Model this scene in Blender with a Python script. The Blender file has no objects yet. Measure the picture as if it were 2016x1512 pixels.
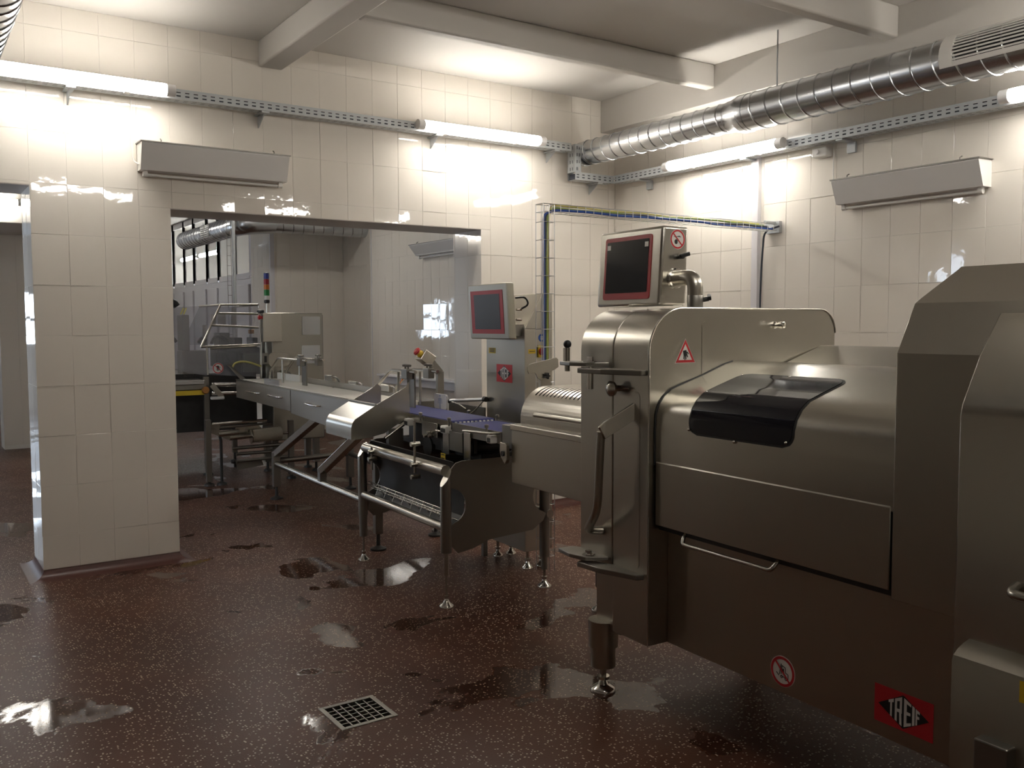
import bpy, bmesh, math, random
from mathutils import Vector, Matrix
random.seed(7)
SC = bpy.context.scene
COL = SC.collection
PI = math.pi
# ---------------------------------------------------------------- camera, world, exposure
CAM_H = 1.515
FPX, YAW, PITCH, ROLL = 1785.0, math.radians(34.2), math.radians(-3.75), math.radians(-0.2)
_fw = Vector((math.sin(YAW)*math.cos(PITCH), math.cos(YAW)*math.cos(PITCH), math.sin(PITCH)))
_rt = Vector((math.cos(YAW), -math.sin(YAW), 0)); _up = _rt.cross(_fw)
_r2 = _rt*math.cos(ROLL)+_up*math.sin(ROLL); _u2 = -_rt*math.sin(ROLL)+_up*math.cos(ROLL)
CAMP = Vector((0, 0, CAM_H))
cam_d = bpy.data.cameras.new('camera'); cam = bpy.data.objects.new('camera', cam_d); COL.objects.link(cam)
cam_d.sensor_fit = 'HORIZONTAL'; cam_d.sensor_width = 36.0; cam_d.lens = 36.0*FPX/2016.0
cam_d.clip_start = 0.05; cam_d.clip_end = 100
cam.matrix_world = Matrix(((_r2.x, _u2.x, -_fw.x, CAMP.x), (_r2.y, _u2.y, -_fw.y, CAMP.y), (_r2.z, _u2.z, -_fw.z, CAMP.z), (0, 0, 0, 1)))
SC.camera = cam
w = bpy.data.worlds.new('World'); SC.world = w; w.use_nodes = True
w.node_tree.nodes['Background'].inputs[0].default_value = (0.80, 0.88, 1.0, 1)
w.node_tree.nodes['Background'].inputs[1].default_value = 12.0
SC.view_settings.view_transform = 'Standard'; SC.view_settings.look = 'None'
SC.view_settings.gamma = 1.0; SC.view_settings.use_curve_mapping = False
SC.view_settings.exposure = 0.6
LAMP = 32.0          # emission of every lit fluorescent tube

# ---------------------------------------------------------------- pixel -> position helpers
T = math.radians(2.5)                      # the production line is turned 2.5 degrees against the walls
LA = Vector((math.sin(T), math.cos(T), 0)); LN = Vector((math.cos(T), -math.sin(T), 0))
def ray(x, y): return _fw+_r2*((x-1008)/FPX)-_u2*((y-756)/FPX)
def _ln(P): return (P.dot(LN), P.dot(LA), P.z)
def MV(x, y, v): d = ray(x, y); return _ln(CAMP+d*(v/d.dot(LN)))      # on a plane parallel to the line
def MU(x, y, u): d = ray(x, y); return _ln(CAMP+d*(u/d.dot(LA)))      # on a plane across the line
def MZ(x, y, z=0.0): d = ray(x, y); return _ln(CAMP+d*((z-CAM_H)/d.z))
def WX(x, y, X): d = ray(x, y); return tuple(CAMP+d*(X/d.x))
def WY(x, y, Y): d = ray(x, y); return tuple(CAMP+d*(Y/d.y))
def WZ(x, y, z=0.0): d = ray(x, y); return tuple(CAMP+d*((z-CAM_H)/d.z))

# ---------------------------------------------------------------- materials
MATS = {}
def _new(name):
    m = bpy.data.materials.new(name); m.use_nodes = True; MATS[name] = m
    return m, m.node_tree, m.node_tree.nodes['Principled BSDF']
def mat(name, col, rough=0.5, metal=0.0, var=0.0, vscale=6.0, bump=0.0, bscale=40.0, rvar=0.0, stretch=None, coat=0.0):
    m, nt, b = _new(name); N = nt.nodes; L = nt.links
    b.inputs['Base Color'].default_value = (*col, 1); b.inputs['Roughness'].default_value = rough; b.inputs['Metallic'].default_value = metal
    if coat: b.inputs['Coat Weight'].default_value = coat; b.inputs['Coat Roughness'].default_value = 0.05
    if var or bump or rvar:
        tc = N.new('ShaderNodeTexCoord'); mp = N.new('ShaderNodeMapping')
        L.new(tc.outputs['Object'], mp.inputs[0])
        if stretch: mp.inputs['Scale'].default_value = stretch
        nz = N.new('ShaderNodeTexNoise'); nz.inputs['Scale'].default_value = vscale; nz.inputs['Detail'].default_value = 2
        L.new(mp.outputs[0], nz.inputs['Vector'])
    if var:
        mx = N.new('ShaderNodeMix'); mx.data_type = 'RGBA'
        mx.inputs[6].default_value = (*[c*(1-var) for c in col], 1); mx.inputs[7].default_value = (*[min(1, c*(1+var)) for c in col], 1)
        L.new(nz.outputs['Fac'], mx.inputs[0]); L.new(mx.outputs[2], b.inputs['Base Color'])
    if rvar:
        mr = N.new('ShaderNodeMapRange'); mr.inputs[1].default_value = .2; mr.inputs[2].default_value = .8
        mr.inputs[3].default_value = max(.02, rough-rvar); mr.inputs[4].default_value = rough+rvar
        L.new(nz.outputs['Fac'], mr.inputs[0]); L.new(mr.outputs[0], b.inputs['Roughness'])
    if bump:
        n2 = N.new('ShaderNodeTexNoise'); n2.inputs['Scale'].default_value = bscale; n2.inputs['Detail'].default_value = 3
        L.new(mp.outputs[0], n2.inputs['Vector'])
        bp = N.new('ShaderNodeBump'); bp.inputs['Strength'].default_value = bump; bp.inputs['Distance'].default_value = .002
        L.new(n2.outputs['Fac'], bp.inputs['Height']); L.new(bp.outputs[0], b.inputs['Normal'])
    return m
STEEL = mat('brushed_steel', (.47, .445, .39), .30, 1)
STEEL_S = mat('satin_steel', (.54, .515, .46), .26, 1)
STEEL_M = mat('matt_steel', (.50, .475, .43), .42, 1)
STEEL_D = mat('dark_steel', (.27, .255, .23), .40, 1)
CHROME = mat('polished_steel', (.70, .68, .64), .12, 1)
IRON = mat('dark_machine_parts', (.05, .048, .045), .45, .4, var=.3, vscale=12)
GALV = mat('galvanised_sheet', (.58, .60, .62), .27, 1, var=.08, vscale=9)
GALV_M = mat('galvanised_tray', (.50, .52, .53), .45, .35, var=.06, vscale=20)
TILE = mat('glazed_white_tile', (.82, .765, .69), .03, 0, bump=.32, bscale=9)
TILE.node_tree.nodes['Principled BSDF'].inputs['Specular IOR Level'].default_value = .5
GROUT = mat('pale_grout', (.84, .80, .73), .8, 0, var=.08, vscale=30)
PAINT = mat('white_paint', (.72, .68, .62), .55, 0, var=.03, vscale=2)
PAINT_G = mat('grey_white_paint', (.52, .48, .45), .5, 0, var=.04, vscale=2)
CEIL = mat('ceiling_paint', (.56, .53, .49), .6, 0, var=.04, vscale=1.5, bump=.1, bscale=5)
ENAMEL = mat('white_enamel', (.80, .78, .76), .35, 0)
PVC = mat('white_pvc', (.70, .68, .70), .3, 0)
WPLAST = mat('white_plastic', (.78, .76, .72), .35, 0)
BPLAST = mat('black_plastic', (.012, .012, .013), .35, 0)
RUBBER = mat('black_rubber', (.01, .01, .01), .55, 0)
RED = mat('signal_red', (.50, .022, .028), .4, 0)
RED_D = mat('bezel_red', (.40, .03, .035), .35, 0)
YEL = mat('signal_yellow', (.72, .50, .03), .45, 0)
STRAW = mat('pale_yellow', (.62, .55, .18), .5, 0)
BLUE = mat('blue_belt', (.030, .036, .19), .48, 0)
CBLUE = mat('blue_cable_sheath', (.02, .08, .35), .4, 0)
CGREEN = mat('green_yellow_sheath', (.30, .42, .08), .45, 0, var=.25, vscale=60)
CDARK = mat('dark_cable_sheath', (.03, .035, .05), .45, 0)
ORANGE = mat('orange_lens', (.75, .20, .02), .3, 0)
GREEN = mat('green_lens', (.02, .25, .05), .3, 0)
LBLUE = mat('blue_lens', (.03, .045, .28), .3, 0)
LRED = mat('red_lens', (.40, .015, .03), .3, 0)
ACRYL_B = mat('belt_white', (.80, .76, .68), .5, 0)
SCREEN = mat('dark_screen', (.012, .012, .016), .12, 0)
SCREEN2 = mat('grey_screen', (.055, .055, .062), .3, 0)
SIGNW = mat('sign_white', (.72, .68, .64), .4, 0)
SIGNB = mat('sign_black', (.012, .012, .012), .4, 0)
SIGNBLUE = mat('sign_blue', (.02, .09, .40), .4, 0)
DRAWN = mat('printed_blue_grey', (.35, .38, .5), .5, 0)
PAPER = mat('roll_paper', (.42, .36, .27), .6, 0, var=.08, vscale=30)
ALU = mat('aluminium', (.62, .62, .62), .3, 1)
COPPER = mat('brass', (.5, .25, .09), .35, 1)
PLINTH = mat('red_cove_resin', (.085, .030, .022), .42, 0, var=.2, vscale=14)
TINT = mat('tinted_glazing', (.006, .006, .010), .05, 0)
PIT = mat('drain_pit', (.02, .02, .022), .5, 0)
def emis(name, col, s):
    m = bpy.data.materials.new(name); m.use_nodes = True; nt = m.node_tree; nt.nodes.clear()
    o = nt.nodes.new('ShaderNodeOutputMaterial'); e = nt.nodes.new('ShaderNodeEmission')
    e.inputs[0].default_value = (*col, 1); e.inputs[1].default_value = s; nt.links.new(e.outputs[0], o.inputs[0]); return m
TUBE_ON = emis('lit_fluorescent', (1.0, .955, .88), LAMP)
def clear(name, tint, haze, hazecol=(.6, .6, .62), ior=1.45):
    m = bpy.data.materials.new(name); m.use_nodes = True; nt = m.node_tree; N = nt.nodes; L = nt.links; N.clear()
    o = N.new('ShaderNodeOutputMaterial'); tr = N.new('ShaderNodeBsdfTransparent'); tr.inputs[0].default_value = (*tint, 1)
    gl = N.new('ShaderNodeBsdfGlossy'); gl.inputs['Roughness'].default_value = .04
    df = N.new('ShaderNodeBsdfDiffuse'); df.inputs[0].default_value = (*hazecol, 1)
    lw = N.new('ShaderNodeLayerWeight'); pw = N.new('ShaderNodeMath'); pw.operation = 'POWER'; L.new(lw.outputs['Facing'], pw.inputs[0]); pw.inputs[1].default_value = 5
    fr = N.new('ShaderNodeMapRange'); fr.inputs[3].default_value = .035; fr.inputs[4].default_value = .6; L.new(pw.outputs[0], fr.inputs[0])
    m1 = N.new('ShaderNodeMixShader'); m1.inputs[0].default_value = haze; L.new(tr.outputs[0], m1.inputs[1]); L.new(df.outputs[0], m1.inputs[2])
    m2 = N.new('ShaderNodeMixShader'); L.new(fr.outputs[0], m2.inputs[0]); L.new(m1.outputs[0], m2.inputs[1]); L.new(gl.outputs[0], m2.inputs[2])
    L.new(m2.outputs[0], o.inputs[0]); return m
ACRYL = clear('hazy_acrylic', (.9, .9, .92), .16)
PANE = clear('window_glass', (.85, .88, .9), .02)
def floor_mat():
    m, nt, b = _new('speckled_resin_floor'); N = nt.nodes; L = nt.links
    g = N.new('ShaderNodeNewGeometry')
    def noise(s, d=4, dist=0):
        n = N.new('ShaderNodeTexNoise'); n.inputs['Scale'].default_value = s; n.inputs['Detail'].default_value = d; n.inputs['Distortion'].default_value = dist
        L.new(g.outputs['Position'], n.inputs['Vector']); return n
    def ramp(src, a, c, va=0, vb=1):
        r = N.new('ShaderNodeMapRange'); r.inputs[1].default_value = a; r.inputs[2].default_value = c; r.inputs[3].default_value = va; r.inputs[4].default_value = vb
        L.new(src, r.inputs[0]); return r.outputs[0]
    def mixc(f, c1, c2):
        x = N.new('ShaderNodeMix'); x.data_type = 'RGBA'; L.new(f, x.inputs[0])
        for i, c in ((6, c1), (7, c2)):
            if isinstance(c, tuple): x.inputs[i].default_value = (*c, 1)
            else: L.new(c, x.inputs[i])
        return x.outputs[2]
    base = mixc(ramp(noise(1.7, 5).outputs['Fac'], .35, .65), (.066, .022, .012), (.104, .041, .024))
    vo = N.new('ShaderNodeTexVoronoi'); vo.inputs['Scale'].default_value = 92; L.new(g.outputs['Position'], vo.inputs['Vector'])
    sep = N.new('ShaderNodeSeparateColor'); L.new(vo.outputs['Color'], sep.inputs[0])
    pick = N.new('ShaderNodeMath'); pick.operation = 'GREATER_THAN'; L.new(sep.outputs[0], pick.inputs[0]); pick.inputs[1].default_value = .69
    dot = N.new('ShaderNodeMath'); dot.operation = 'LESS_THAN'; L.new(vo.outputs['Distance'], dot.inputs[0]); dot.inputs[1].default_value = .34
    sp = N.new('ShaderNodeMath'); sp.operation = 'MULTIPLY'; L.new(pick.outputs[0], sp.inputs[0]); L.new(dot.outputs[0], sp.inputs[1])
    col = mixc(sp.outputs[0], base, (.55, .45, .34))
    # wet film: large smooth patches with ragged borders
    wet = ramp(noise(1.5, 6, .5).outputs['Fac'], .578, .592)
    damp = ramp(noise(.55, 3).outputs['Fac'], .35, .65)
    col2 = mixc(wet, col, mixc(ramp(wet, 0, 1, .0, .45), col, (.02, .009, .006)))
    L.new(col2, b.inputs['Base Color']); L.new(ramp(wet, 0, 1, .13, .5), b.inputs['Specular IOR Level'])
    r = N.new('ShaderNodeMix'); r.data_type = 'FLOAT'; L.new(wet, r.inputs[0]); L.new(ramp(damp, 0, 1, .30, .42), r.inputs[2]); r.inputs[3].default_value = .07
    L.new(r.outputs[0], b.inputs['Roughness'])
    inv = ramp(wet, 0, 1, .30, .015)
    bp = N.new('ShaderNodeBump'); bp.inputs['Distance'].default_value = .003; L.new(inv, bp.inputs['Strength']); L.new(noise(140, 3).outputs['Fac'], bp.inputs['Height'])
    L.new(bp.outputs[0], b.inputs['Normal'])
    return m
FLOOR = floor_mat()

# ---------------------------------------------------------------- geometry collector
class G:
    def __init__(s): s.v = []; s.f = []
    def add(s, vs, fs):
        o = len(s.v); s.v += [tuple(p) for p in vs]; s.f += [[i+o for i in f] for f in fs]; return s
    def box(s, x0, x1, y0, y1, z0, z1):
        return s.add([(x, y, z) for z in (z0, z1) for y in (y0, y1) for x in (x0, x1)],
                     [(0, 2, 3, 1), (4, 5, 7, 6), (0, 1, 5, 4), (2, 6, 7, 3), (0, 4, 6, 2), (1, 3, 7, 5)])
    def prism(s, poly, axis, a, b):
        n = len(poly)
        def P(p, t): return (t, p[0], p[1]) if axis == 'x' else (p[0], t, p[1]) if axis == 'y' else (p[0], p[1], t)
        return s.add([P(p, a) for p in poly]+[P(p, b) for p in poly],
                     [list(range(n))[::-1], list(range(n, 2*n))]+[(i, (i+1) % n, (i+1) % n+n, i+n) for i in range(n)])
    def plate(s, pts, d):                       # planar 3D polygon extruded by vector d
        n = len(pts); d = Vector(d); a = [Vector(p) for p in pts]
        return s.add(a+[p+d for p in a], [list(range(n))[::-1], list(range(n, 2*n))]+[(i, (i+1) % n, (i+1) % n+n, i+n) for i in range(n)])
    def sheet(s, prof, axis, a, b, t):          # open profile, thickness t, swept along axis
        pr = [Vector((p[0], p[1])) for p in prof]; n = len(pr); off = []
        for i in range(n):
            d = (pr[min(i+1, n-1)]-pr[max(i-1, 0)]).normalized(); off.append(pr[i]+Vector((-d.y, d.x))*t)
        return s.prism([tuple(p) for p in pr]+[tuple(p) for p in off[::-1]], axis, a, b)
    def tube(s, pts, r, n=12, cap=True, closed=False):
        pts = [Vector(p) for p in pts]; m = len(pts); rs = r if isinstance(r, (list, tuple)) else [r]*m
        dirs = []
        for i in range(m):
            if closed: d = pts[(i+1) % m]-pts[i-1]
            else: d = pts[min(i+1, m-1)]-pts[max(i-1, 0)]
            dirs.append(d.normalized())
        ref = Vector((0, 0, 1)) if abs(dirs[0].z) < .9 else Vector((1, 0, 0))
        x = dirs[0].cross(ref).normalized(); vs = []
        for i in range(m):
            x = (x-dirs[i]*x.dot(dirs[i])).normalized(); y = dirs[i].cross(x)
            k = 1.0
            if 0 < i < m-1 or closed:
                c = (pts[(i+1) % m]-pts[i]).normalized().dot((pts[i]-pts[i-1]).normalized()); k = 1/max(.5, math.sqrt((1+max(-.9, c))/2))
            for j in range(n):
                a = 2*PI*j/n; vs.append(pts[i]+(x*math.cos(a)+y*math.sin(a))*rs[i]*(1 if k < 1.02 else 1))
        fs = []
        for i in range(m if closed else m-1):
            p, q = i*n, ((i+1) % m)*n
            fs += [(p+j, p+(j+1) % n, q+(j+1) % n, q+j) for j in range(n)]
        if cap and not closed: fs += [list(range(n))[::-1], list(range((m-1)*n, m*n))]
        return s.add(vs, fs)
    def cyl(s, p, q, r, n=16): return s.tube([p, q], r, n)
    def lathe(s, p, d, prof, n=20):             # prof: (distance along d, radius)
        p = Vector(p); d = Vector(d).normalized()
        ref = Vector((0, 0, 1)) if abs(d.z) < .9 else Vector((1, 0, 0)); x = d.cross(ref).normalized(); y = d.cross(x)
        vs = []; m = len(prof)
        for t, r in prof:
            for j in range(n): a = 2*PI*j/n; vs.append(p+d*t+(x*math.cos(a)+y*math.sin(a))*max(r, 1e-5))
        fs = [(i*n+j, i*n+(j+1) % n, (i+1)*n+(j+1) % n, (i+1)*n+j) for i in range(m-1) for j in range(n)]
        fs += [list(range(n))[::-1], list(range((m-1)*n, m*n))]
        return s.add(vs, fs)
    def ball(s, c, r, n=14):
        return s.lathe(Vector(c)-Vector((0, 0, r)), (0, 0, 1), [(r-r*math.cos(PI*i/8), r*math.sin(PI*i/8)) for i in range(9)], n)
    def bar(s, p, q, w, h, up=(0, 0, 1)):       # rectangular bar from p to q
        p, q = Vector(p), Vector(q); d = (q-p).normalized(); up = Vector(up)
        if abs(d.dot(up)) > .95: up = Vector((0, 1, 0))
        x = d.cross(up).normalized(); y = x.cross(d)
        c = [x*w/2*a+y*h/2*b for a, b in ((-1, -1), (1, -1), (1, 1), (-1, 1))]
        return s.add([p+k for k in c]+[q+k for k in c], [(3, 2, 1, 0), (4, 5, 6, 7)]+[(i, (i+1) % 4, (i+1) % 4+4, i+4) for i in range(4)])
BASE = {}
def link(o, parent):
    COL.objects.link(o)
    if parent is not None: o.parent = parent; BASE[o.name] = BASE[parent.name]
def build(g, name, m, parent=None, smooth=35, bevel=0.0, base=(0, 0, 0), rot=0.0, seg=2):
    b = Vector(BASE[parent.name][0]) if parent is not None else Vector(base)
    me = bpy.data.meshes.new(name); me.from_pydata([tuple(Vector(p)-b) for p in g.v], [], g.f); 
    bm = bmesh.new(); bm.from_mesh(me); bmesh.ops.recalc_face_normals(bm, faces=bm.faces); bm.to_mesh(me); bm.free()
    me.materials.append(m)
    if smooth:
        for p in me.polygons: p.use_smooth = True
        me.set_sharp_from_angle(angle=math.radians(smooth))
    o = bpy.data.objects.new(name, me); link(o, parent)
    if parent is None:
        o.location = Matrix.Rotation(-rot, 3, 'Z') @ Vector(base); o.rotation_euler = (0, 0, -rot); BASE[o.name] = (tuple(base), rot)
    if bevel:
        md = o.modifiers.new('edge', 'BEVEL'); md.width = bevel; md.segments = seg; md.limit_method = 'ANGLE'; md.angle_limit = math.radians(40); md.harden_normals = False
    return o
def tag(o, label, cat, group=None):
    o['label'] = label; o['category'] = cat
    if group: o['group'] = group
    return o
def thing(name, label, cat, base=(0, 0, 0), rot=T, group=None):
    o = bpy.data.objects.new(name, None); COL.objects.link(o); o.empty_display_size = .1
    o.location = Matrix.Rotation(-rot, 3, 'Z') @ Vector(base); o.rotation_euler = (0, 0, -rot); BASE[o.name] = (tuple(base), rot)
    return tag(o, label, cat, group)
def struct(g, name, m, smooth=0, bevel=0):
    o = build(g, name, m, smooth=smooth, bevel=bevel); o['kind'] = 'structure'; return o
def arc(cx, cy, r, a0, a1, n=8): return [(cx+r*math.cos(math.radians(a0+(a1-a0)*i/n)), cy+r*math.sin(math.radians(a0+(a1-a0)*i/n))) for i in range(n+1)]
def rrect(x0, x1, y0, y1, r, n=5):
    return arc(x1-r, y0+r, r, -90, 0, n)+arc(x1-r, y1-r, r, 0, 90, n)+arc(x0+r, y1-r, r, 90, 180, n)+arc(x0+r, y0+r, r, 180, 270, n)
def bend(pts, r, n=6):                          # polyline with rounded corners
    pts = [Vector(p) for p in pts]; out = [pts[0]]
    for i in range(1, len(pts)-1):
        a, b, c = pts[i-1], pts[i], pts[i+1]; d1 = (a-b).normalized(); d2 = (c-b).normalized()
        k = min(r, (a-b).length*.49, (c-b).length*.49); p, q = b+d1*k, b+d2*k
        for j in range(n+1):
            t = j/n; out.append(p*(1-t)**2+b*2*t*(1-t)+q*t*t)
    return out+[pts[-1]]

# ---------------------------------------------------------------- tiles: one object for each tile
TW, TH, TG = .2, .3, .0018
_tm = {}
def tile_mesh(w_, h_):
    k = (round(w_, 3), round(h_, 3))
    if k not in _tm:
        a, b, c, t = w_/2-TG/2, h_/2-TG/2, .0008, .003
        vs = [(x*a, 0.0, z*b) for x, z in ((-1, -1), (1, -1), (1, 1), (-1, 1))]+[(x*a, -t+c, z*b) for x, z in ((-1, -1), (1, -1), (1, 1), (-1, 1))]+[(x*(a-c), -t, z*(b-c)) for x, z in ((-1, -1), (1, -1), (1, 1), (-1, 1))]
        fs = [(8, 9, 10, 11)]+[(i, (i+1) % 4, (i+1) % 4+4, i+4) for i in range(4)]+[(4+i, 4+(i+1) % 4, 8+(i+1) % 4, 8+i) for i in range(4)]
        me = bpy.data.meshes.new('tile'); me.from_pydata(vs, [], fs); me.materials.append(TILE); _tm[k] = me
    return _tm[k]
def tiles(wall, facing, plane, a0, a1, z0, z1, ga=0.0, gz=.257, holes=()):
    """tile one wall face; facing '-y', '-x', '+x'; a runs along the wall, ga/gz are the grid origins"""
    i0, i1 = math.floor((a0-ga)/TW+1e-6), math.ceil((a1-ga)/TW-1e-6); j0, j1 = math.floor((z0-gz)/TH+1e-6), math.ceil((z1-gz)/TH-1e-6); n = 0
    for i in range(i0, i1):
        for j in range(j0, j1):
            rects = [(max(a0, ga+i*TW), min(a1, ga+(i+1)*TW), max(z0, gz+j*TH), min(z1, gz+(j+1)*TH))]
            for (h0, h1, k0, k1) in holes:
                out = []
                for (p, q, r_, s_) in rects:
                    if q <= h0 or p >= h1 or s_ <= k0 or r_ >= k1: out.append((p, q, r_, s_)); continue
                    if s_ > k1: out.append((p, q, k1, s_))
                    if r_ < k0: out.append((p, q, r_, k0))
                    if p < h0: out.append((p, h0, max(r_, k0), min(s_, k1)))
                    if q > h1: out.append((h1, q, max(r_, k0), min(s_, k1)))
                rects = out
            for (p, q, r_, s_) in rects:
                if q-p < .012 or s_-r_ < .012: continue
                o = bpy.data.objects.new('tile', tile_mesh(q-p, s_-r_)); o.parent = wall; COL.objects.link(o)
                c, z = (p+q)/2, (r_+s_)/2
                rz = {'-y': 0, '-x': -PI/2, '+x': PI/2}[facing]
                o.location = (c, plane, z) if facing == '-y' else (plane, c, z)
                o.rotation_euler = (random.gauss(0, .006), 0, rz+random.gauss(0, .005)); n += 1
    return n
# ================================================================ THE SETTING
YA, YA2, XB, ZC = 6.005, 6.43, 5.15, 3.39
XU, ZU = 4.992, 3.125
OX0, OX1, OZ = 1.474, 3.795, 2.255           # opening into the packing room
LX1, LZ = .683, 2.339                        # opening left of the pillar
# floor, with a hole for the drain
DX, DY, DH = 1.443, 3.207, .118
g = G()
for (x0, x1, y0, y1) in ((-5, DX-DH, -3, 19), (DX+DH, 8, -3, 19), (DX-DH, DX+DH, -3, DY-DH), (DX-DH, DX+DH, DY+DH, 19)):
    g.box(x0, x1, y0, y1, -.12, 0)
struct(g, 'floor', FLOOR)
wb = struct(G().box(-4.5, -.9, YA+.003, YA2, 0, ZC).box(LX1+.003, OX0-.003, YA+.003, YA2, 0, ZC).box(OX1+.003, 5.6, YA+.003, YA2, 0, ZC)
            .box(-.9, LX1+.003, YA+.003, YA2, LZ, ZC).box(OX0-.003, OX1+.003, YA+.003, YA2, OZ, ZC), 'wall_back', GROUT)
tiles(wb, '-y', YA+.003, -.1, XB, .055, ZC, ga=LX1, holes=((-9, LX1, -1, LZ), (OX0, OX1, -1, OZ)))
tiles(wb, '-x', OX1+.003, YA, YA2, .055, OZ, ga=YA)
tiles(wb, '-x', LX1+.003, YA, YA2, .055, LZ, ga=YA)
tiles(wb, '+x', OX0-.003, YA, YA2, .055, OZ, ga=YA)
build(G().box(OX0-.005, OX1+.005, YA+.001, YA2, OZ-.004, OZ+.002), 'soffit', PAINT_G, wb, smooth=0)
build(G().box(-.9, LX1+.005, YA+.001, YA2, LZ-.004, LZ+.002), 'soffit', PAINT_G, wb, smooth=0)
wr = struct(G().box(XB+.003, 5.6, -2.2, YA+.2, 0, ZC), 'wall_right', GROUT)
tiles(wr, '-x', XB+.003, 1.6, YA, .055, ZU, ga=YA-.02)
struct(G().box(XU, XB+.01, -2.2, YA, ZU, ZC), 'trim_1', CEIL, bevel=.004)           # downstand along the right wall
struct(G().box(-4.7, -4.5, -2.2, 6.43, 0, ZC), 'wall_left', PAINT)
struct(G().box(-4.7, 5.6, -2.4, -2.2, 0, ZC), 'wall_front', PAINT)
struct(G().box(-4.7, 6.2, -2.4, 19, ZC, ZC+.15), 'ceiling', CEIL)
struct(G().box(2.06, 2.222, -2.2, YA, 3.222, ZC+.001), 'trim_2', CEIL, smooth=30, bevel=.012)
struct(G().box(2.222, XU, 4.715, 4.80, 3.222, ZC+.001), 'trim_3', CEIL, smooth=30, bevel=.012)
struct(G().box(2.222, XU, 3.255, 3.345, 3.205, ZC+.001), 'trim_4', CEIL, smooth=30, bevel=.012)
struct(G().box(2.222, XU, 1.755, 1.845, 3.205, ZC+.001), 'trim_5', CEIL, smooth=30, bevel=.012)
# red resin coves at the wall feet
def cove(name, path, side):
    g = G(); prof = [(0, 0), (.082, 0)]+[(.082*(1-math.sin(a)), .055*(1-math.cos(a))+.0) for a in (math.radians(t) for t in (20, 40, 60, 80, 90))]
    for (p, q) in path:
        p, q = Vector((*p, 0)), Vector((*q, 0)); d = (q-p).normalized(); nn = Vector((d.y, -d.x, 0))*side; n = len(prof)
        a = [p-d*(.0)+nn*o+Vector((0, 0, z)) for o, z in prof]; b = [q+nn*o+Vector((0, 0, z)) for o, z in prof]
        a = [v-d*(v-p).dot(nn) for v in a]; b = [v+d*(v-q).dot(nn) for v in b]
        g.add(a+b, [list(range(n))[::-1], list(range(n, 2*n))]+[(i, (i+1) % n, (i+1) % n+n, i+n) for i in range(n)])
    o = build(g, name, PLINTH, smooth=40); o['kind'] = 'structure'
cove('baseboard_pillar', [((LX1, YA), (OX0, YA)), ((LX1, YA2), (LX1, YA)), ((OX0, YA), (OX0, YA2))], 1)
cove('baseboard_back', [((OX1, YA), (XB, YA)), ((OX1, YA2), (OX1, YA))], 1)
cove('baseboard_right', [((XB, YA), (XB, -2.2))], 1)
# ---- packing room behind the opening
XR, YR1, YR2, XW = 5.2, 10.92, 12.4, 4.39
wr2 = struct(G().box(XR+.003, 5.8, YA2, YR1, 0, ZC).box(5.456, 5.8, YR1, YR2+.2, 0, ZC), 'wall_side', GROUT)
tiles(wr2, '-x', XR+.003, 7.9, YR1, .3, 3.0, ga=YR1)
tiles(wr2, '-x', 5.456, 11.5, YR2, .3, 3.0, ga=YR2)
build(G().box(XR-.004, XR+.02, YR1-.012, YR1+.003, 0, ZC), 'corner_bead', PVC, wr2, smooth=0)
wf = struct(G().box(XW+.003, 5.8, YR2+.003, YR2+.3, 0, ZC).box(XW+.003, 5.0, YR2+.2, 13.3, 0, ZC), 'wall_far', GROUT)
tiles(wf, '-y', YR2+.003, XW, 5.45, .6, 3.0, ga=5.45)
tiles(wf, '-x', XW+.003, YR2, 13.3, .6, 3.0, ga=YR2)
# white panelled partition with glazing above, running away to the back
YP0, YP1, ZS = 13.3, 18.6, 2.27
pt = struct(G().box(XW+.02, XW+.10, YP0, YP1, 0, ZS-.05), 'wall_partition', PVC)
struct(G().box(XW, 6.2, YP1, YP1+.1, 0, ZC), 'wall_end', PAINT)
struct(G().box(6.1, 6.2, YP0, YP1, 0, ZC), 'wall_outer', PAINT)
ys = [YP0+.04, 14.1, 14.95, 15.6, 16.4, 17.05, 17.8, YP1-.02]
for i in range(len(ys)-1):
    y0, y1 = ys[i]+.05, ys[i+1]-.05
    build(G().box(XW-.012, XW+.02, y0+.03, y1-.03, .35, ZS-.14), 'panel', PVC, pt, smooth=0, bevel=.006)
    wn = struct(G().box(XW, XW+.03, ys[i]-.045, ys[i]+.045, ZS-.02, ZC).box(XW, XW+.03, ys[i+1]-.045, ys[i+1]+.045, ZS-.02, ZC).box(XW+.003, XW+.028, ys[i]+.045, ys[i+1]-.045, ZS-.05, ZS+.03).box(XW+.003, XW+.028, ys[i]+.045, ys[i+1]-.045, ZC-.10, ZC), 'window_%d' % (i+1), PVC)
    build(G().box(XW+.010, XW+.016, y0-.004, y1+.004, ZS+.03, ZC-.10), 'pane', PANE, wn, smooth=0)
# left part of the packing room: pier with a downstand carrying a lamp
yF = WZ(30, 884)[1]; xF0 = WY(6, 800, yF)[0]
zb = WY(20, 462, yF)[2]; yf2 = WZ(20, 439, zb)[1]
wp = struct(G().box(xF0, xF0+.82, yF+.003, yF+.4, 0, ZC), 'wall_pier', GROUT)
tiles(wp, '-y', yF+.003, xF0, xF0+.82, .05, zb, ga=xF0)
struct(G().box(-2.5, xF0+.82, yf2, yF+.01, zb, ZC), 'trim_6', PAINT, smooth=30, bevel=.006)
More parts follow.
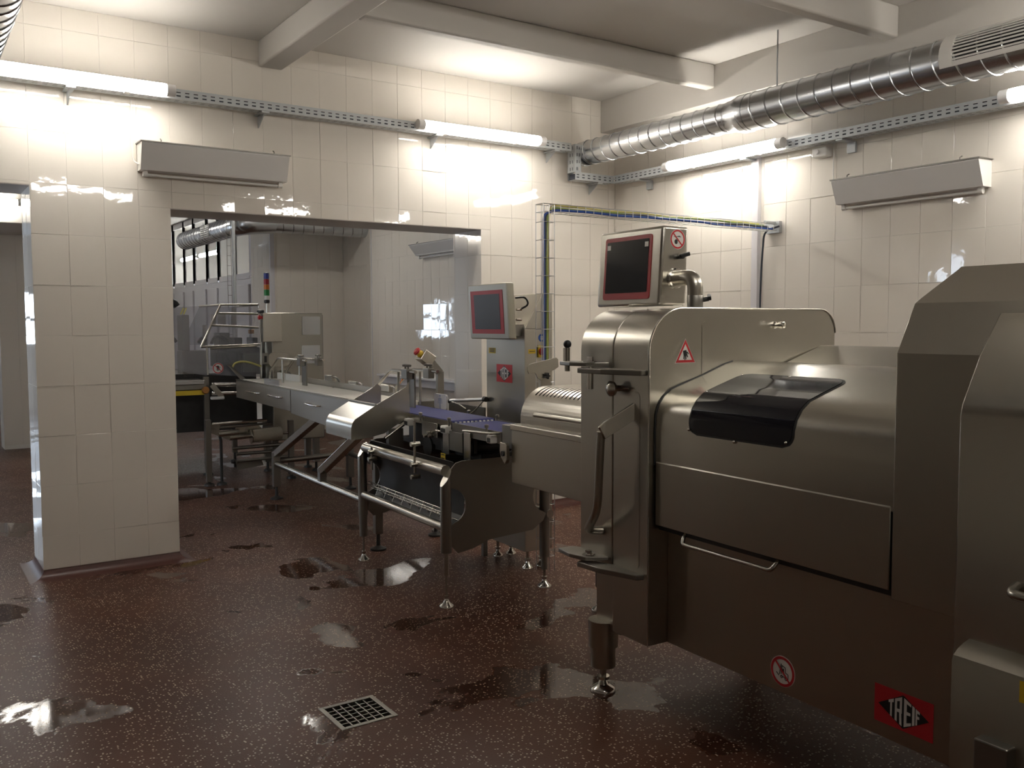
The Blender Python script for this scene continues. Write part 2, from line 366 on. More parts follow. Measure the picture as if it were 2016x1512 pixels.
# end-wall daylight window, plus an unseen side window added to light the floor
XL, YW = -2.5, 18.7
struct(G().box(XL-.2, XL, 7.7, 18.9, 0, ZC).box(XL-.2, XL, YA2, 6.55, 0, ZC).box(XL-.2, XL, 6.55, 7.7, 0, .9).box(XL-.2, XL, 6.55, 7.7, 2.45, ZC), 'wall_outside', PAINT)
sw = struct(G().box(XL-.12, XL-.06, 6.55, 6.61, .9, 2.45).box(XL-.12, XL-.06, 7.64, 7.7, .9, 2.45).box(XL-.12, XL-.06, 6.61, 7.64, .9, .96).box(XL-.12, XL-.06, 6.61, 7.64, 2.39, 2.45), 'window_8', PVC)
build(G().box(XL-.095, XL-.087, 6.6, 7.65, .95, 2.4), 'pane', PANE, sw, smooth=0)
def portal(loc, rot, sx, sy):
    ld = bpy.data.lights.new('window_portal', 'AREA'); ld.shape = 'RECTANGLE'; ld.size = sx; ld.size_y = sy; ld.cycles.is_portal = True
    lo = bpy.data.objects.new('window_portal', ld); COL.objects.link(lo); lo.location = loc; lo.rotation_euler = rot
portal((XL-.25, 7.125, 1.675), (0, -PI/2, 0), 1.55, 1.15)
WX0, WX1, WZ0, WZ1 = -1.7, .13, 1.15, 2.12
struct(G().box(XL, XW+.02, YW, YW+.2, 0, WZ0).box(XL, XW+.02, YW, YW+.2, WZ1, ZC).box(XL, WX0, YW, YW+.2, WZ0, WZ1).box(WX1, XW+.02, YW, YW+.2, WZ0, WZ1), 'wall_windows', PAINT)
g = G(); xq = [WX0+(WX1-WX0)*i/4 for i in range(5)]; zq = [WZ0, (WZ0+WZ1)/2, WZ1]
for x in xq: g.box(x-.03, x+.03, YW+.05, YW+.11, WZ0, WZ1)
for z in zq:
    for i in range(4): g.box(xq[i]+.03, xq[i+1]-.03, YW+.05, YW+.11, z-.03, z+.03)
wn = struct(g, 'window_9', PVC)
for i in range(4):
    for k_ in range(2): build(G().box(xq[i]+.028, xq[i+1]-.028, YW+.075, YW+.083, zq[k_]+.028, zq[k_+1]-.028), 'pane', PANE, wn, smooth=0)
portal(((WX0+WX1)/2, YW+.25, (WZ0+WZ1)/2), (-PI/2, 0, 0), WX1-WX0, WZ1-WZ0)

# ================================================================ SERVICES ON THE WALLS
def slot_face(g, p0, d, upv, length, hgt, rows, per=.052, slot=.026, sh=.008):
    """sheet strip with real slots: p0 start corner, d along, upv across"""
    p0, d, upv = Vector(p0), Vector(d), Vector(upv); n = max(1, int(length/per)); per = length/n
    def q(a0, a1, b0, b1): g.add([p0+d*a0+upv*b0, p0+d*a1+upv*b0, p0+d*a1+upv*b1, p0+d*a0+upv*b1], [(0, 1, 2, 3)])
    edges = [0.0]
    for r_ in rows: edges += [r_-sh/2, r_+sh/2]
    edges.append(hgt)
    for i in range(0, len(edges)-1):
        if i % 2 == 0: q(0, length, edges[i], edges[i+1])
        else:
            for k in range(n): q(k*per, k*per+(per-slot)/2, edges[i], edges[i+1]); q(k*per+(per+slot)/2, (k+1)*per, edges[i], edges[i+1])
TD, TZH = .10, .062
def tray(parent, p, q, horizontal=True, out=(0, -1, 0), zlow=None):
    """U-shaped perforated channel from p to q (front lower edge), depth TD to the wall"""
    p, q = Vector(p), Vector(q); d = (q-p); L_ = d.length; d.normalize(); o = Vector(out); g = G()
    acr = Vector((0, 0, 1)) if abs(d.z) < .5 else Vector((1, 0, 0))
    slot_face(g, p, d, acr, L_, TZH, (.02, .042))
    slot_face(g, p, d, -o, L_, TD, (.035, .065))
    g.add([p-o*TD, q-o*TD, q-o*TD+acr*TZH, p-o*TD+acr*TZH], [(0, 1, 2, 3)])
    g.add([p+acr*TZH, q+acr*TZH, q+acr*TZH-o*.012, p+acr*TZH-o*.012], [(0, 1, 2, 3)])
    build(G().bar(p+d*.01-o*.05+acr*.026, q-d*.01-o*.05+acr*.026, .05 if abs(d.z) > .5 else .07, .07 if abs(d.z) > .5 else .044, up=(0, 1, 0) if abs(d.z) > .5 else (0, 0, 1)), 'cable_bundle', CDARK, parent, smooth=0)
    return build(g, 'channel', GALV_M, parent, smooth=0)
YT, ZT, XT, ZT2 = 5.85, 2.906, 5.0, 2.685
tA = thing('cable_tray', 'perforated galvanised cable tray stepping down along the wall above the big opening', 'cable tray', (1.4, YT, ZT), rot=0)
tray(tA, (-.3, YT, ZT), (4.56, YT, ZT)); tray(tA, (4.60, YT, ZT2+.06), (4.60, YT, ZT+TZH)); tray(tA, (4.60, YT, ZT2), (XT, YT, ZT2))
for x in (.9, 2.05, 3.35, 4.42): build(G().box(x-.025, x+.025, YT+.0, YA-.005, ZT-.012, ZT-.002).prism([(YT+.03, ZT-.012), (YA-.005, ZT-.012), (YA-.005, ZT-.085), (YT+.09, ZT-.05)], 'x', x-.004, x+.004), 'bracket', GALV_M, tA, smooth=0)
build(G().box(4.84, 4.89, YT, YA-.005, ZT2-.012, ZT2-.002).prism([(YT+.03, ZT2-.012), (YA-.005, ZT2-.012), (YA-.005, ZT2-.085), (YT+.09, ZT2-.05)], 'x', 4.862, 4.868), 'bracket', GALV_M, tA, smooth=0)
tB = thing('cable_tray', 'perforated galvanised cable tray on the wall under the big spiral duct', 'cable tray', (XT, 4, ZT2), rot=0)
tray(tB, (XT, YT+.0, ZT2), (XT, .5, ZT2), out=(-1, 0, 0))
for y in (5.55, 4.45, 3.66, 2.4, 1.2): build(G().box(XT, XB-.005, y-.025, y+.025, ZT2-.012, ZT2-.002).box(XB-.025, XB-.005, y-.03, y+.03, ZT2-.075, ZT2-.012), 'bracket', GALV_M, tB, smooth=0)
# fluorescent battens
def lamp(p, q, out, label):
    p, q = Vector(p), Vector(q); d = (q-p).normalized(); o = Vector(out)
    t = thing('fluorescent_lamp', label, 'lamp', tuple((p+q)/2), rot=0, group=None)
    build(G().bar(p+d*.01+Vector((0, 0, .012))-o*.022, q-d*.01+Vector((0, 0, .012))-o*.022, .036, .05), 'body', ENAMEL, t, smooth=0, bevel=.004)
    build(G().tube([p+d*.05, p+d*.06, q-d*.06, q-d*.05], [.03, .036, .036, .03], 16), 'tube_cover', TUBE_ON, t, smooth=60)
    for a, b in ((p, p+d*.05), (q-d*.05, q)): build(G().tube([a, b], .036, 16), 'end_cap', ENAMEL, t, smooth=50)
    for k in (.22, .78):
        c = p.lerp(q, k)-Vector((0, 0, .035)); build(G().bar(c-o*.01, c-o*.06, .03, .012), 'clip', WPLAST, t, smooth=0)
    return t
zl = ZT+.036
lamp((.25, YT-.045, zl), (1.47, YT-.045, zl), (0, -1, 0), 'lit fluorescent lamp on the cable tray above the tiled pillar')
lamp((3.14, YT-.045, zl), (4.26, YT-.045, zl), (0, -1, 0), 'lit fluorescent lamp on the cable tray between the opening and the room corner')
lamp((XT-.045, 5.19, ZT2+.036), (XT-.045, 4.06, ZT2+.036), (-1, 0, 0), 'lit fluorescent lamp below the thin far half of the spiral duct')
lamp((XT-.045, 2.62, ZT2+.036), (XT-.045, 1.45, ZT2+.036), (-1, 0, 0), 'lit fluorescent lamp below the white duct grille')
for (a, b, lb) in ((1.28, 2.40, 'lit fluorescent lamp hung over the aisle beside the slicing machine'), (3.30, 4.45, 'lit fluorescent lamp hung between the slicing machine and the wall with the long duct')):
    lt = lamp((a, 1.0, 2.96), (b, 1.0, 2.96), (0, 1, 0), lb)
    for x in (a+.2, b-.2): build(G().cyl((x, .98, 2.99), (x, .98, ZC), .006, 8), 'hanger_rod', GALV_M, lt)
lamp((-.2, yf2-.05, WY(20, 398, yf2-.05)[2]), (WY(45, 398, yf2-.05)[0], yf2-.05, WY(20, 398, yf2-.05)[2]), (0, -1, 0), 'lit fluorescent lamp on the white downstand beyond the tiled pillar')
for i, (a, b) in enumerate(((16.0, 17.2), (17.3, 18.5))):
    lt = lamp((4.72, a, 2.80), (4.72, b, 2.80), (-1, 0, 0), 'lit fluorescent lamp hung behind the partition glazing, %s' % ('nearer the tiled corner' if i == 0 else 'nearer the end wall'))
    for y in (a+.2, b-.2): build(G().cyl((4.74, y, 2.83), (4.74, y, ZC), .006, 8), 'hanger_rod', GALV_M, lt)
lamp((3.0, 10.6, 3.32), (4.2, 10.6, 3.32), (0, -1, 0), 'lit fluorescent lamp on the packing room ceiling near the niche')
lamp((1.5, 15.6, 3.32), (2.8, 15.6, 3.32), (0, -1, 0), 'added unseen fluorescent lamp on the packing room ceiling, lighting the partition')  # added lamp, out of view, there to brighten the partition panels
# germicidal lamps with sloping shields
def uvlamp(along, p0, p1, plane, ztop, zbot, label, depth=.14):
    """along 'x' (on a -y facing wall) or 'y' (on a -x facing wall)"""
    t = thing('germicidal_lamp', label, 'lamp', (p0, plane, zbot) if along == 'x' else (plane, p0, zbot), rot=0)
    prof = [(plane, ztop), (plane-depth, ztop), (plane-depth, ztop-.012), (plane-.09, zbot+.012), (plane-.085, zbot), (plane, zbot)]
    inner = 'x' if along == 'x' else 'y'
    build(G().prism(prof, inner, p0+.004, p1-.004), 'shield', ENAMEL, t, smooth=0)
    for a in (p0, p1-.004): build(G().prism(prof, inner, a, a+.004), 'end_plate', WPLAST, t, smooth=0)
    build(G().prism([(plane-depth-.006, ztop-.004), (plane-depth-.006, ztop+.004), (plane, ztop+.004), (plane, ztop)], inner, p0-.008, p1+.008), 'top_lip', STEEL_D, t, smooth=0)
    def P(a, o, z): return (a, plane-o, z) if along == 'x' else (plane-o, a, z)
    build(G().cyl(P(p0+.05, .045, zbot-.024), P(p1-.05, .045, zbot-.024), .009), 'tube', WPLAST, t)
    for a in (p0+.035, p1-.035): build(G().cyl(P(a-.014, .045, zbot-.022), P(a+.014, .045, zbot-.022), .015).box(*sorted((P(a-.012, .03, 0)[0], P(a+.012, .06, 0)[0])), *sorted((P(a-.012, .03, 0)[1], P(a+.012, .06, 0)[1])), zbot-.02, zbot+.003), 'socket', WPLAST, t)
    for a in (p0+.13*(p1-p0), p1-.1*(p1-p0)): build(G().tube([P(a, depth-.03, ztop), P(a, depth-.03, ztop+.02), P(a, depth-.05, ztop+.03)], .004, 8), 'hook', STEEL_D, t)
    return t
uvlamp('x', 1.283, 2.21, YA, 2.635, 2.47, 'unlit germicidal lamp with sloping white shield above the big opening')
uvlamp('y', 2.76, 3.72, XB, 2.432, 2.28, 'unlit germicidal lamp with sloping white shield on the wall under the duct')
ya_, yb_ = WX(893, 480, XR-.15)[1]-.35, WX(808, 487, XR-.15)[1]
uvlamp('y', ya_, yb_, XR, WX(808, 483, XR-.15)[2], WX(815, 505, XR-.06)[2], 'unlit germicidal lamp on the side wall of the packing room', depth=.17)
tag(build(G().tube(bend([(1.30, YA-.07, 2.50), (1.255, YA-.02, 2.52), (1.25, YA-.012, 2.66), (1.255, YA-.012, 2.90)], .04), .004, 8), 'lamp_cord', WPLAST, base=(1.25, YA-.012, 2.6)), 'thin white cord from the tray to the germicidal lamp above the opening', 'cord')
tag(build(G().tube(bend([(XB-.012, 3.80, 2.70), (XB-.012, 3.80, 2.45), (XB-.05, 3.73, 2.34)], .05), .004, 8), 'lamp_cord', WPLAST, base=(XB-.012, 3.8, 2.5)), 'thin white cord to the germicidal lamp under the duct', 'cord')
# spiral ducts
def spiral(g, p, q, r, pitch=.11, seam=.006):
    p, q = Vector(p), Vector(q); L_ = (q-p).length; d = (q-p)/L_; n = 40
    g.tube([p, q], r, n, cap=False)
    ref = Vector((0, 0, 1)); x = d.cross(ref).normalized(); y = d.cross(x); N_ = int(L_/pitch*24); pts = []
    for i in range(N_+1):
        a = 2*PI*i/24; pts.append(p+d*(i/24*pitch)+(x*math.cos(a)+y*math.sin(a))*r)
    g.tube(pts, seam, 6)
XD, ZD = 4.75, 2.914
db = thing('ventilation_duct', 'long galvanised spiral duct with white grille hung along the wall over the slicing machine', 'duct', (XD, 4.2, ZD), rot=0)
yA0, yA1 = 5.93, 4.20
g = G(); spiral(g, (XD, yA0, ZD), (XD, yA1, ZD), .098); build(g, 'thin_duct', GALV, db)
build(G().lathe((XD, yA0+.03, ZD), (0, -1, 0), [(0, .06), (.004, .088), (.02, .098), (.12, .1), (.124, .098)], 40), 'end_cap', GALV, db)
build(G().lathe((XD, yA1+.14, ZD), (0, -1, 0), [(0, .098), (.01, .104), (.03, .102), (.10, .120), (.115, .126), (.19, .124)], 40), 'reducer', GALV, db)
g = G(); spiral(g, (XD, yA1, ZD), (XD, .3, ZD), .121, .125); build(g, 'thick_duct', GALV, db)
# duct grille, hugging the pipe, turned down toward the room
ga = math.radians(17)
def gp(a, y, r): return (XD-r*math.cos(a+ga), y, ZD+r*math.sin(a+ga))
gy0, gy1 = 2.775, 1.55
def curved(g, a0, a1, y0, y1, r0, r1, n=6):
    av = [a0+(a1-a0)*i/n for i in range(n+1)]
    vs = [gp(a, y, r_) for y in (y0, y1) for r_ in (r0, r1) for a in av]; m = n+1; fs = []
    for i in range(n): fs += [(m+i, m+i+1, 3*m+i+1, 3*m+i), (i, i+1, 2*m+i+1, 2*m+i), (i, i+1, m+i+1, m+i), (2*m+i, 2*m+i+1, 3*m+i+1, 3*m+i)]
    fs += [(0, m, 3*m, 2*m), (n, m+n, 3*m+n, 2*m+n)]
    g.add(vs, fs)
g = G(); A_ = math.radians(43)
curved(g, -A_, A_, gy0, gy0-.07, .122, .136); curved(g, -A_, A_, gy1+.07, gy1, .122, .136)
curved(g, A_*.74, A_, gy0-.07, gy1+.07, .122, .136, 2); curved(g, -A_, -A_*.74, gy0-.07, gy1+.07, .122, .136, 2)
gr = build(g, 'grille', WPLAST, db, smooth=20)
g = G(); curved(g, -A_*.75, A_*.75, gy0-.06, gy1+.06, .1215, .1235); build(g, 'grille_throat', BPLAST, gr)
for i in range(8):
    a = -A_*.66+A_*1.32*i/7; g = G(); curved(g, a-.034, a+.034, gy0-.068, gy1+.068, .129, .133, 1); build(g, 'slat', WPLAST, gr, smooth=20)
build(G().cyl((XD, WX(1530, 150, XD)[1], ZD+.09), (XD, WX(1530, 150, XD)[1], ZC), .005, 8), 'hanger_rod', GALV_M, db)
build(G().cyl((XD, 2.0, ZD+.12), (XD, 2.0, ZC), .005, 8), 'hanger_rod', GALV_M, db)
# second duct at the left, only its belly shows
xl_ = WZ(22, 45, 2.95); g = G(); spiral(g, (xl_[0]-.12, 1.2, 2.95), (xl_[0]-.12, 5.9, 2.95), .12, .125)
tag(build(g, 'ventilation_duct', GALV, base=(xl_[0]-.12, 3.5, 2.95)), 'galvanised spiral duct under the ceiling on the pillar side', 'duct')
tag(build(G().tube([WZ(1880, -5, ZC-.03), WZ(1945, 22, ZC-.03), WZ(1962, 27, ZC-.03)], .006, 8).lathe(WZ(1945, 22, ZC-.03), (0, 0, 1), [(-.015, .012), (.03, .012)], 12).lathe(WZ(1962, 26, ZC-.03), (0, 0, 1), [(-.012, .01), (.03, .01)], 12), 'ceiling_conduit', GALV_M, base=WZ(1945, 22, ZC-.03)), 'short thin conduit with clamps fixed to the ceiling above the duct', 'conduit')
# trunking, junction box, cable on the right wall
yt_ = WX(1494, 310, XB)[1]
tag(build(G().box(XB-.035, XB, yt_-.028, yt_+.028, .4, 2.70), 'cable_trunking', PVC, smooth=0, bevel=.003, base=(XB, yt_, .4)), 'white plastic cable trunking running down the wall behind the slicing machine', 'trunking')
jb = WX(1616, 283, XB-.05)
t = thing('junction_box', 'small white junction box under the tray beside the lamp', 'junction box', (XB, jb[1], jb[2]), rot=0)
build(G().box(XB-.07, XB, jb[1]-.055, jb[1]+.055, ZT2-.075, ZT2-.014), 'box', WPLAST, t, smooth=0, bevel=.006)
build(G().cyl((XB-.085, jb[1]+.01, ZT2-.042), (XB-.068, jb[1]+.01, ZT2-.042), .016), 'gland', ENAMEL, t)
# wire basket carrying the cables from the wall to the slicing line
yB = WX(1535, 440, XB)[1]; pL = WY(1070, 400, yB); xb0 = pL[0]; zbk = pL[2]
bk = thing('wire_basket', 'zinc wire basket carrying cables from the wall down to the slicing line', 'wire basket', (xb0, yB, 0), rot=0)
bw, bh = .075, .045
g = G()
for oz in (0, -bh):
    for oy in (0, bw):
        g.tube([(xb0, yB+oy, zbk+oz), (XB-.02, yB+oy, zbk+oz)], .0025, 6)
n_ = int((XB-xb0)/.062)
for i in range(n_+1):
    x = xb0+i*.062; g.tube([(x, yB, zbk), (x, yB, zbk-bh), (x, yB+bw, zbk-bh), (x, yB+bw, zbk)], .0022, 6)
build(g, 'horizontal_basket', ALU, bk)
g = G()
for oy in (0, bw):
    for ox in (0, .04, .078): g.tube([(xb0+ox, yB+oy, .06), (xb0+ox, yB+oy, zbk)], .0025, 6)
n_ = int((zbk-.06)/.103)
for i in range(n_+1):
    z = zbk-i*.103; g.tube([(xb0, yB+bw, z), (xb0, yB, z), (xb0+.078, yB, z), (xb0+.078, yB+bw, z)], .0022, 6)
build(g, 'vertical_basket', ALU, bk)
build(G().cyl((XB-.13, yB+.02, zbk+.01), (XB, yB+.02, zbk+.01), .012, 10).box(XB-.03, XB, yB-.02, yB+.1, zbk-.06, zbk+.02), 'wall_bracket', GALV_M, bk, smooth=0)
for i, (m_, dx, r_, nm, lb) in enumerate(((CBLUE, .010, .007, 'blue', 'blue cable lying in the wire basket'), (CDARK, .022, .008, 'dark', 'dark cable lying in the wire basket'), (CGREEN, .036, .006, 'green', 'green and yellow earth cable in the wire basket'), (STRAW, .05, .005, 'pale', 'pale yellow cable in the wire basket'))):
    zz = zbk-bh+.010+i*.011
    pts = [(XB-.06-.03*i, yB+.015+i*.014, zz)]
    for k in range(1, 9): x = XB-.1-(XB-.2-xb0)*k/8; pts.append((x, yB+.015+i*.014+random.uniform(-.006, .006), zz+random.uniform(-.005, .008)))
    pts += [(xb0+dx, yB+.012, zbk-.06)]
    for k in range(1, 8): pts.append((xb0+dx+random.uniform(-.003, .003), yB+.012+.003*i, zbk-.06-(zbk-1.15)*k/7))
    tag(build(G().tube(bend(pts, .03, 4), r_, 8), 'cable', m_, base=(xb0+dx, yB, 1.2)), lb, 'cable')
cx = XB-.05; c0 = WX(1500, 447, cx)
tag(build(G().tube(bend([(cx, c0[1]-.15, zbk-.02), (cx, c0[1]-.02, zbk-.04), (cx, c0[1], zbk-.3), (cx+.004, c0[1]+.01, zbk-.55), (cx, c0[1], 1.0)], .06), .007, 10), 'cable', CDARK, base=(cx, c0[1], 1.6)), 'black cable hanging from the wire basket beside the trunking', 'cable')
# floor drain
dr = thing('floor_drain', 'square steel floor drain with a gridded grate', 'drain', (DX, DY, 0), rot=0)
build(G().box(DX-.118, DX-.098, DY-.118, DY+.118, -.03, .003).box(DX+.098, DX+.118, DY-.118, DY+.118, -.03, .003).box(DX-.098, DX+.098, DY-.118, DY-.098, -.03, .003).box(DX-.098, DX+.098, DY+.098, DY+.118, -.03, .003), 'frame', STEEL_D, dr, smooth=0, bevel=.002)
build(G().box(DX-.117, DX+.117, DY-.117, DY+.117, -.118, -.115), 'pit', PIT, dr, smooth=0)
for i in range(1, 6):
    o_ = -.098+.196*i/6
    build(G().box(DX+o_-.002, DX+o_+.003, DY-.098, DY+.098, -.026, 0), 'bar', STEEL_D, dr, smooth=0); build(G().box(DX-.098, DX+.098, DY+o_-.002, DY+o_+.003, -.026, -.0005), 'bar', STEEL_D, dr, smooth=0)
# ================================================================ STICKERS AND LETTERING
def frame3(n, up=(0, 0, 1)):
    n = Vector(n).normalized(); up = Vector(up); x = up.cross(n).normalized(); y = n.cross(x); return x, y, n
def flat(polys, c, fr, off, name, m, parent, th=.0004):
    x, y, n = fr; c = Vector(c); g = G()
    for po in polys: g.plate([c+x*p[0]+y*p[1]+n*off for p in po], n*th)
    return build(g, name, m, parent, smooth=0)
def ringpoly(r0, r1, n=40):
    out = []
    for i in range(n):
        a, b = 2*PI*i/n, 2*PI*(i+1)/n
        out.append([(r0*math.cos(a), r0*math.sin(a)), (r1*math.cos(a), r1*math.sin(a)), (r1*math.cos(b), r1*math.sin(b)), (r0*math.cos(b), r0*math.sin(b))])
    return out
def disc(r, n=40): return [[(r*math.cos(2*PI*i/n), r*math.sin(2*PI*i/n)) for i in range(n)]]
def seg(p, q, w):
    p, q = Vector(p), Vector(q); d = (q-p).normalized(); o = Vector((-d.y, d.x))*w/2
    return [tuple(p+o), tuple(p-o), tuple(q-o), tuple(q+o)]
def rot2(po, a): c, s = math.cos(a), math.sin(a); return [(p[0]*c-p[1]*s, p[0]*s+p[1]*c) for p in po]
HAND = [[(-.32, .42), (.10, .50), (.22, .20), (.12, -.12), (-.22, -.05)], seg((-.16, .0), (-.22, -.38), .10), seg((-.04, -.05), (-.06, -.48), .10), seg((.07, -.05), (.10, -.42), .10), seg((.16, .10), (.30, -.22), .11), seg((.2, .3), (.42, .1), .10)]
FORK = [seg((-.10, .48), (-.26, -.25), .05), seg((-.5, -.15), (-.28, -.32), .05), seg((-.05, .38), (.22, .30), .05), seg((.22, .30), (.22, -.02), .05), seg((-.05, .38), (-.12, -.2), .05), seg((.22, -.02), (.45, -.08), .05), seg((.45, -.08), (.45, -.38), .05), seg((-.12, -.3), (.45, -.38), .05), [(0, .2), (.1, .2), (.12, -.05), (-.04, -.05)]]+[[(x0+p[0], y0+p[1]) for p in po] for x0, y0 in ((-.08, -.35), (.28, -.42)) for po in ringpoly(.05, .1, 12)]
SPRAY = [seg((-.5, .25), (.05, .27), .05), [(-.05, .30), (.25, .36), (.5, .2), (.25, .24), (-.05, .24)], [(-.38, -.1), (-.2, .02), (.0, -.1), (-.02, -.4), (-.15, -.5), (-.35, -.45), (-.42, -.28)]]
def ban(parent, c, n, R_, icon, name='prohibition_sticker', label=None, up=(0, 0, 1)):
    fr = frame3(n, up); s = flat(disc(R_), c, fr, .0002, name, SIGNW, parent)
    if label: s['label'] = label
    flat([[(p[0]*R_, p[1]*R_) for p in po] for po in icon], c, fr, .0008, 'pictogram', SIGNB, s)
    flat(ringpoly(R_*.78, R_*.95), c, fr, .0012, 'ring', RED, s)
    flat([seg((-.58*R_, .58*R_), (.58*R_, -.58*R_), .13*R_)], c, fr, .0016, 'slash', RED, s)
    return s
LET = {'T': [[(0, .82), (1, .82), (1, 1), (0, 1)], [(.33, 0), (.67, 0), (.67, .82), (.33, .82)]],
       'R': [[(0, 0), (.3, 0), (.3, 1), (0, 1)], [(.3, .87), (1, .87), (1, 1), (.3, 1)], [(.7, .56), (1, .56), (1, .87), (.7, .87)], [(.3, .43), (1, .43), (1, .56), (.3, .56)], [(.62, .43), (.92, .43), (1, 0), (.68, 0)]],
       'E': [[(0, 0), (.38, 0), (.38, 1), (0, 1)], [(.38, .87), (1, .87), (1, 1), (.38, 1)], [(.38, .44), (.9, .44), (.9, .57), (.38, .57)], [(.38, 0), (1, 0), (1, .13), (.38, .13)]],
       'I': [[(0, 0), (1, 0), (1, 1), (0, 1)]],
       'F': [[(0, 0), (.4, 0), (.4, 1), (0, 1)], [(.4, .8), (1, .8), (1, 1), (.4, 1)], [(.4, .40), (.9, .40), (.9, .6), (.4, .6)]]}
def logo(parent, c, n, w_, h_):
    fr = frame3(n)
    s = flat([[(-w_/2, -h_/2), (w_/2, -h_/2), (w_/2, h_/2), (-w_/2, h_/2)]], c, fr, .0003, 'logo_plate', RED, parent); s['label'] = 'red plate with a black diamond lettered TREIF'
    a, b = w_*.43, h_*.44
    flat([[(-a, 0), (0, -b), (a, 0), (0, b)]], c, fr, .0009, 'diamond', SIGNB, s)
    polys = []; A, B = a*.93, b*.90
    for ch, x0, x1 in (('T', -.62, -.40), ('R', -.345, -.045), ('E', .045, .345), ('I', .39, .49), ('F', .53, .70)):
        for po in LET[ch]:
            q = []
            for (ss, t) in po: x = x0+(x1-x0)*ss; hh = (1-abs(x)*.86); q.append((x*A, (2*t-1)*hh*B))
            polys.append(q)
    o = flat(polys, c, fr, .0014, 'lettering', SIGNW, s)
    return s
def note(parent, c, n, w_, h_, m=YEL, lines=2, name='label_sticker', blue=None):
    fr = frame3(n); s = flat([[(-w_/2, -h_/2), (w_/2, -h_/2), (w_/2, h_/2), (-w_/2, h_/2)]], c, fr, .0002, name, m, parent)
    if lines: flat([seg((-w_*.38, h_*(.28-.5*i/max(1, lines-1) if lines > 1 else 0)), (w_*.34, h_*(.28-.5*i/max(1, lines-1) if lines > 1 else 0)), h_*.14) for i in range(lines)], c, fr, .0008, 'print', SIGNB, s)
    return s
NV = (-1, 0, 0); NU = (0, -1, 0)      # normals in the line frame: toward the aisle / toward the viewer's end
def foot(parent, v, u, ztop, r_=.05, rod=.008, name='levelling_foot'):
    f = build(G().lathe((v, u, 0), (0, 0, 1), [(0, r_), (.008, r_), (.014, r_*.92), (.028, r_*.45), (.045, r_*.30), (.05, rod*1.9), (.062, rod*1.9)], 24), name, CHROME, parent)
    build(G().cyl((v, u, .05), (v, u, ztop), rod, 10), 'threaded_rod', STEEL_S, f)
    return f
def handle(parent, pts, r_, name='handle', m=STEEL_S, rb=.03): return build(G().tube(bend(pts, rb, 6), r_, 12), name, m, parent)
def knob(parent, c, d, m=BPLAST, name='wing_knob', s=1.0):
    c = Vector(c); d = Vector(d).normalized(); x, y, _ = frame3(d)
    return build(G().tube([c, c+d*.03*s], .009*s, 12).bar(c+d*.03*s-x*.02*s, c+d*.034*s+x*.026*s+y*.012*s, .016*s, .014*s, up=d), name, m, parent, bevel=.003*s)

# ================================================================ SLICING MACHINE (line frame: x = across, y = along, z up)
V0, U0, U1, ZM, ZB, VR = 2.189, 2.581, 3.008, 1.575, .30, 3.22
sm = thing('slicing_machine', 'large stainless steel slicing machine with dark hood window and arched cutting frame', 'machine', (2.7, 2.3, 0))
def archprof(v0, v1, z0, z1, r): return [(v0, z0), (v1, z0)]+arc(v1-.10, z1-.10, .10, 0, 90, 8)+arc(v0+r, z1-r, r, 90, 180, 14)
us = 2.795
fr_ = build(G().prism(archprof(V0, VR, ZB, ZM, .165), 'y', U0, us-.002), 'cutting_frame', STEEL, sm, bevel=.004)
dr_ = build(G().prism(archprof(V0, VR, .56, ZM-.002, .165), 'y', us+.002, U1), 'frame_door', STEEL, sm, bevel=.004)
build(G().prism(archprof(V0+.015, VR-.01, .40, ZM-.02, .15), 'y', us-.004, us+.004), 'seal', RUBBER, sm)
build(G().box(V0+.045, VR-.05, us+.004, U1-.05, .27, .56), 'lower_case', STEEL, sm, smooth=0, bevel=.004)
# thin bright rim round the frame face
rim = [(p[0], U0-.001, p[1]) for p in archprof(V0, VR, ZB, ZM, .165)[2:]]+[(V0, U0-.001, ZB)]
build(G().tube(rim, .0035, 8), 'rim', STEEL_S, sm)
# inspection plates let into the frame
def plate_outline(parent, pts, name='inspection_plate', m=STEEL, d=(0, -.0016, 0)): return build(G().plate(pts, d), name, m, parent, smooth=0)
a_, b_ = MU(1382, 632, U0), MU(1448, 755, U0)
plate_outline(sm, [(p[0], U0, p[1]) for p in rrect(a_[0], b_[0], b_[2], a_[2], .02)])
a_, b_ = MV(1262, 772, V0), MV(1213, 1110, V0)
build(G().plate([(V0, p[0], p[1]) for p in rrect(a_[1]+.005, b_[1]-.012, b_[2]+.01, a_[2], .02)], (-.0016, 0, 0)), 'inspection_plate', STEEL, sm, smooth=0)
c_ = MU(1524, 640, U0)
build(G().lathe((c_[0], U0, c_[2]), NU, [(0, .014), (.006, .014), (.008, .009), (.03, .009), (.031, .014), (.05, .013), (.054, .006)], 18), 'stud', CHROME, sm)
c_ = MU(1349, 697, U0)
frx = frame3(NU); R_ = .052
tri = [(0, R_*1.12), (-R_, -R_*.66), (R_, -R_*.66)]
s_ = flat([tri], c_, frx, .0002, 'warning_sticker', SIGNW, sm); s_['label'] = 'white triangle with red border and black cut hand'
ti = [(p[0]*.66, p[1]*.66) for p in tri]; to = [(p[0]*.94, p[1]*.94) for p in tri]
flat([[to[i], to[(i+1) % 3], ti[(i+1) % 3], ti[i]] for i in range(3)], c_, frx, .0008, 'border', RED, s_)
flat([[(p[0]*R_*.75, (p[1]-.1)*R_*.75) for p in po] for po in HAND], c_, frx, .0008, 'pictogram', SIGNB, s_)
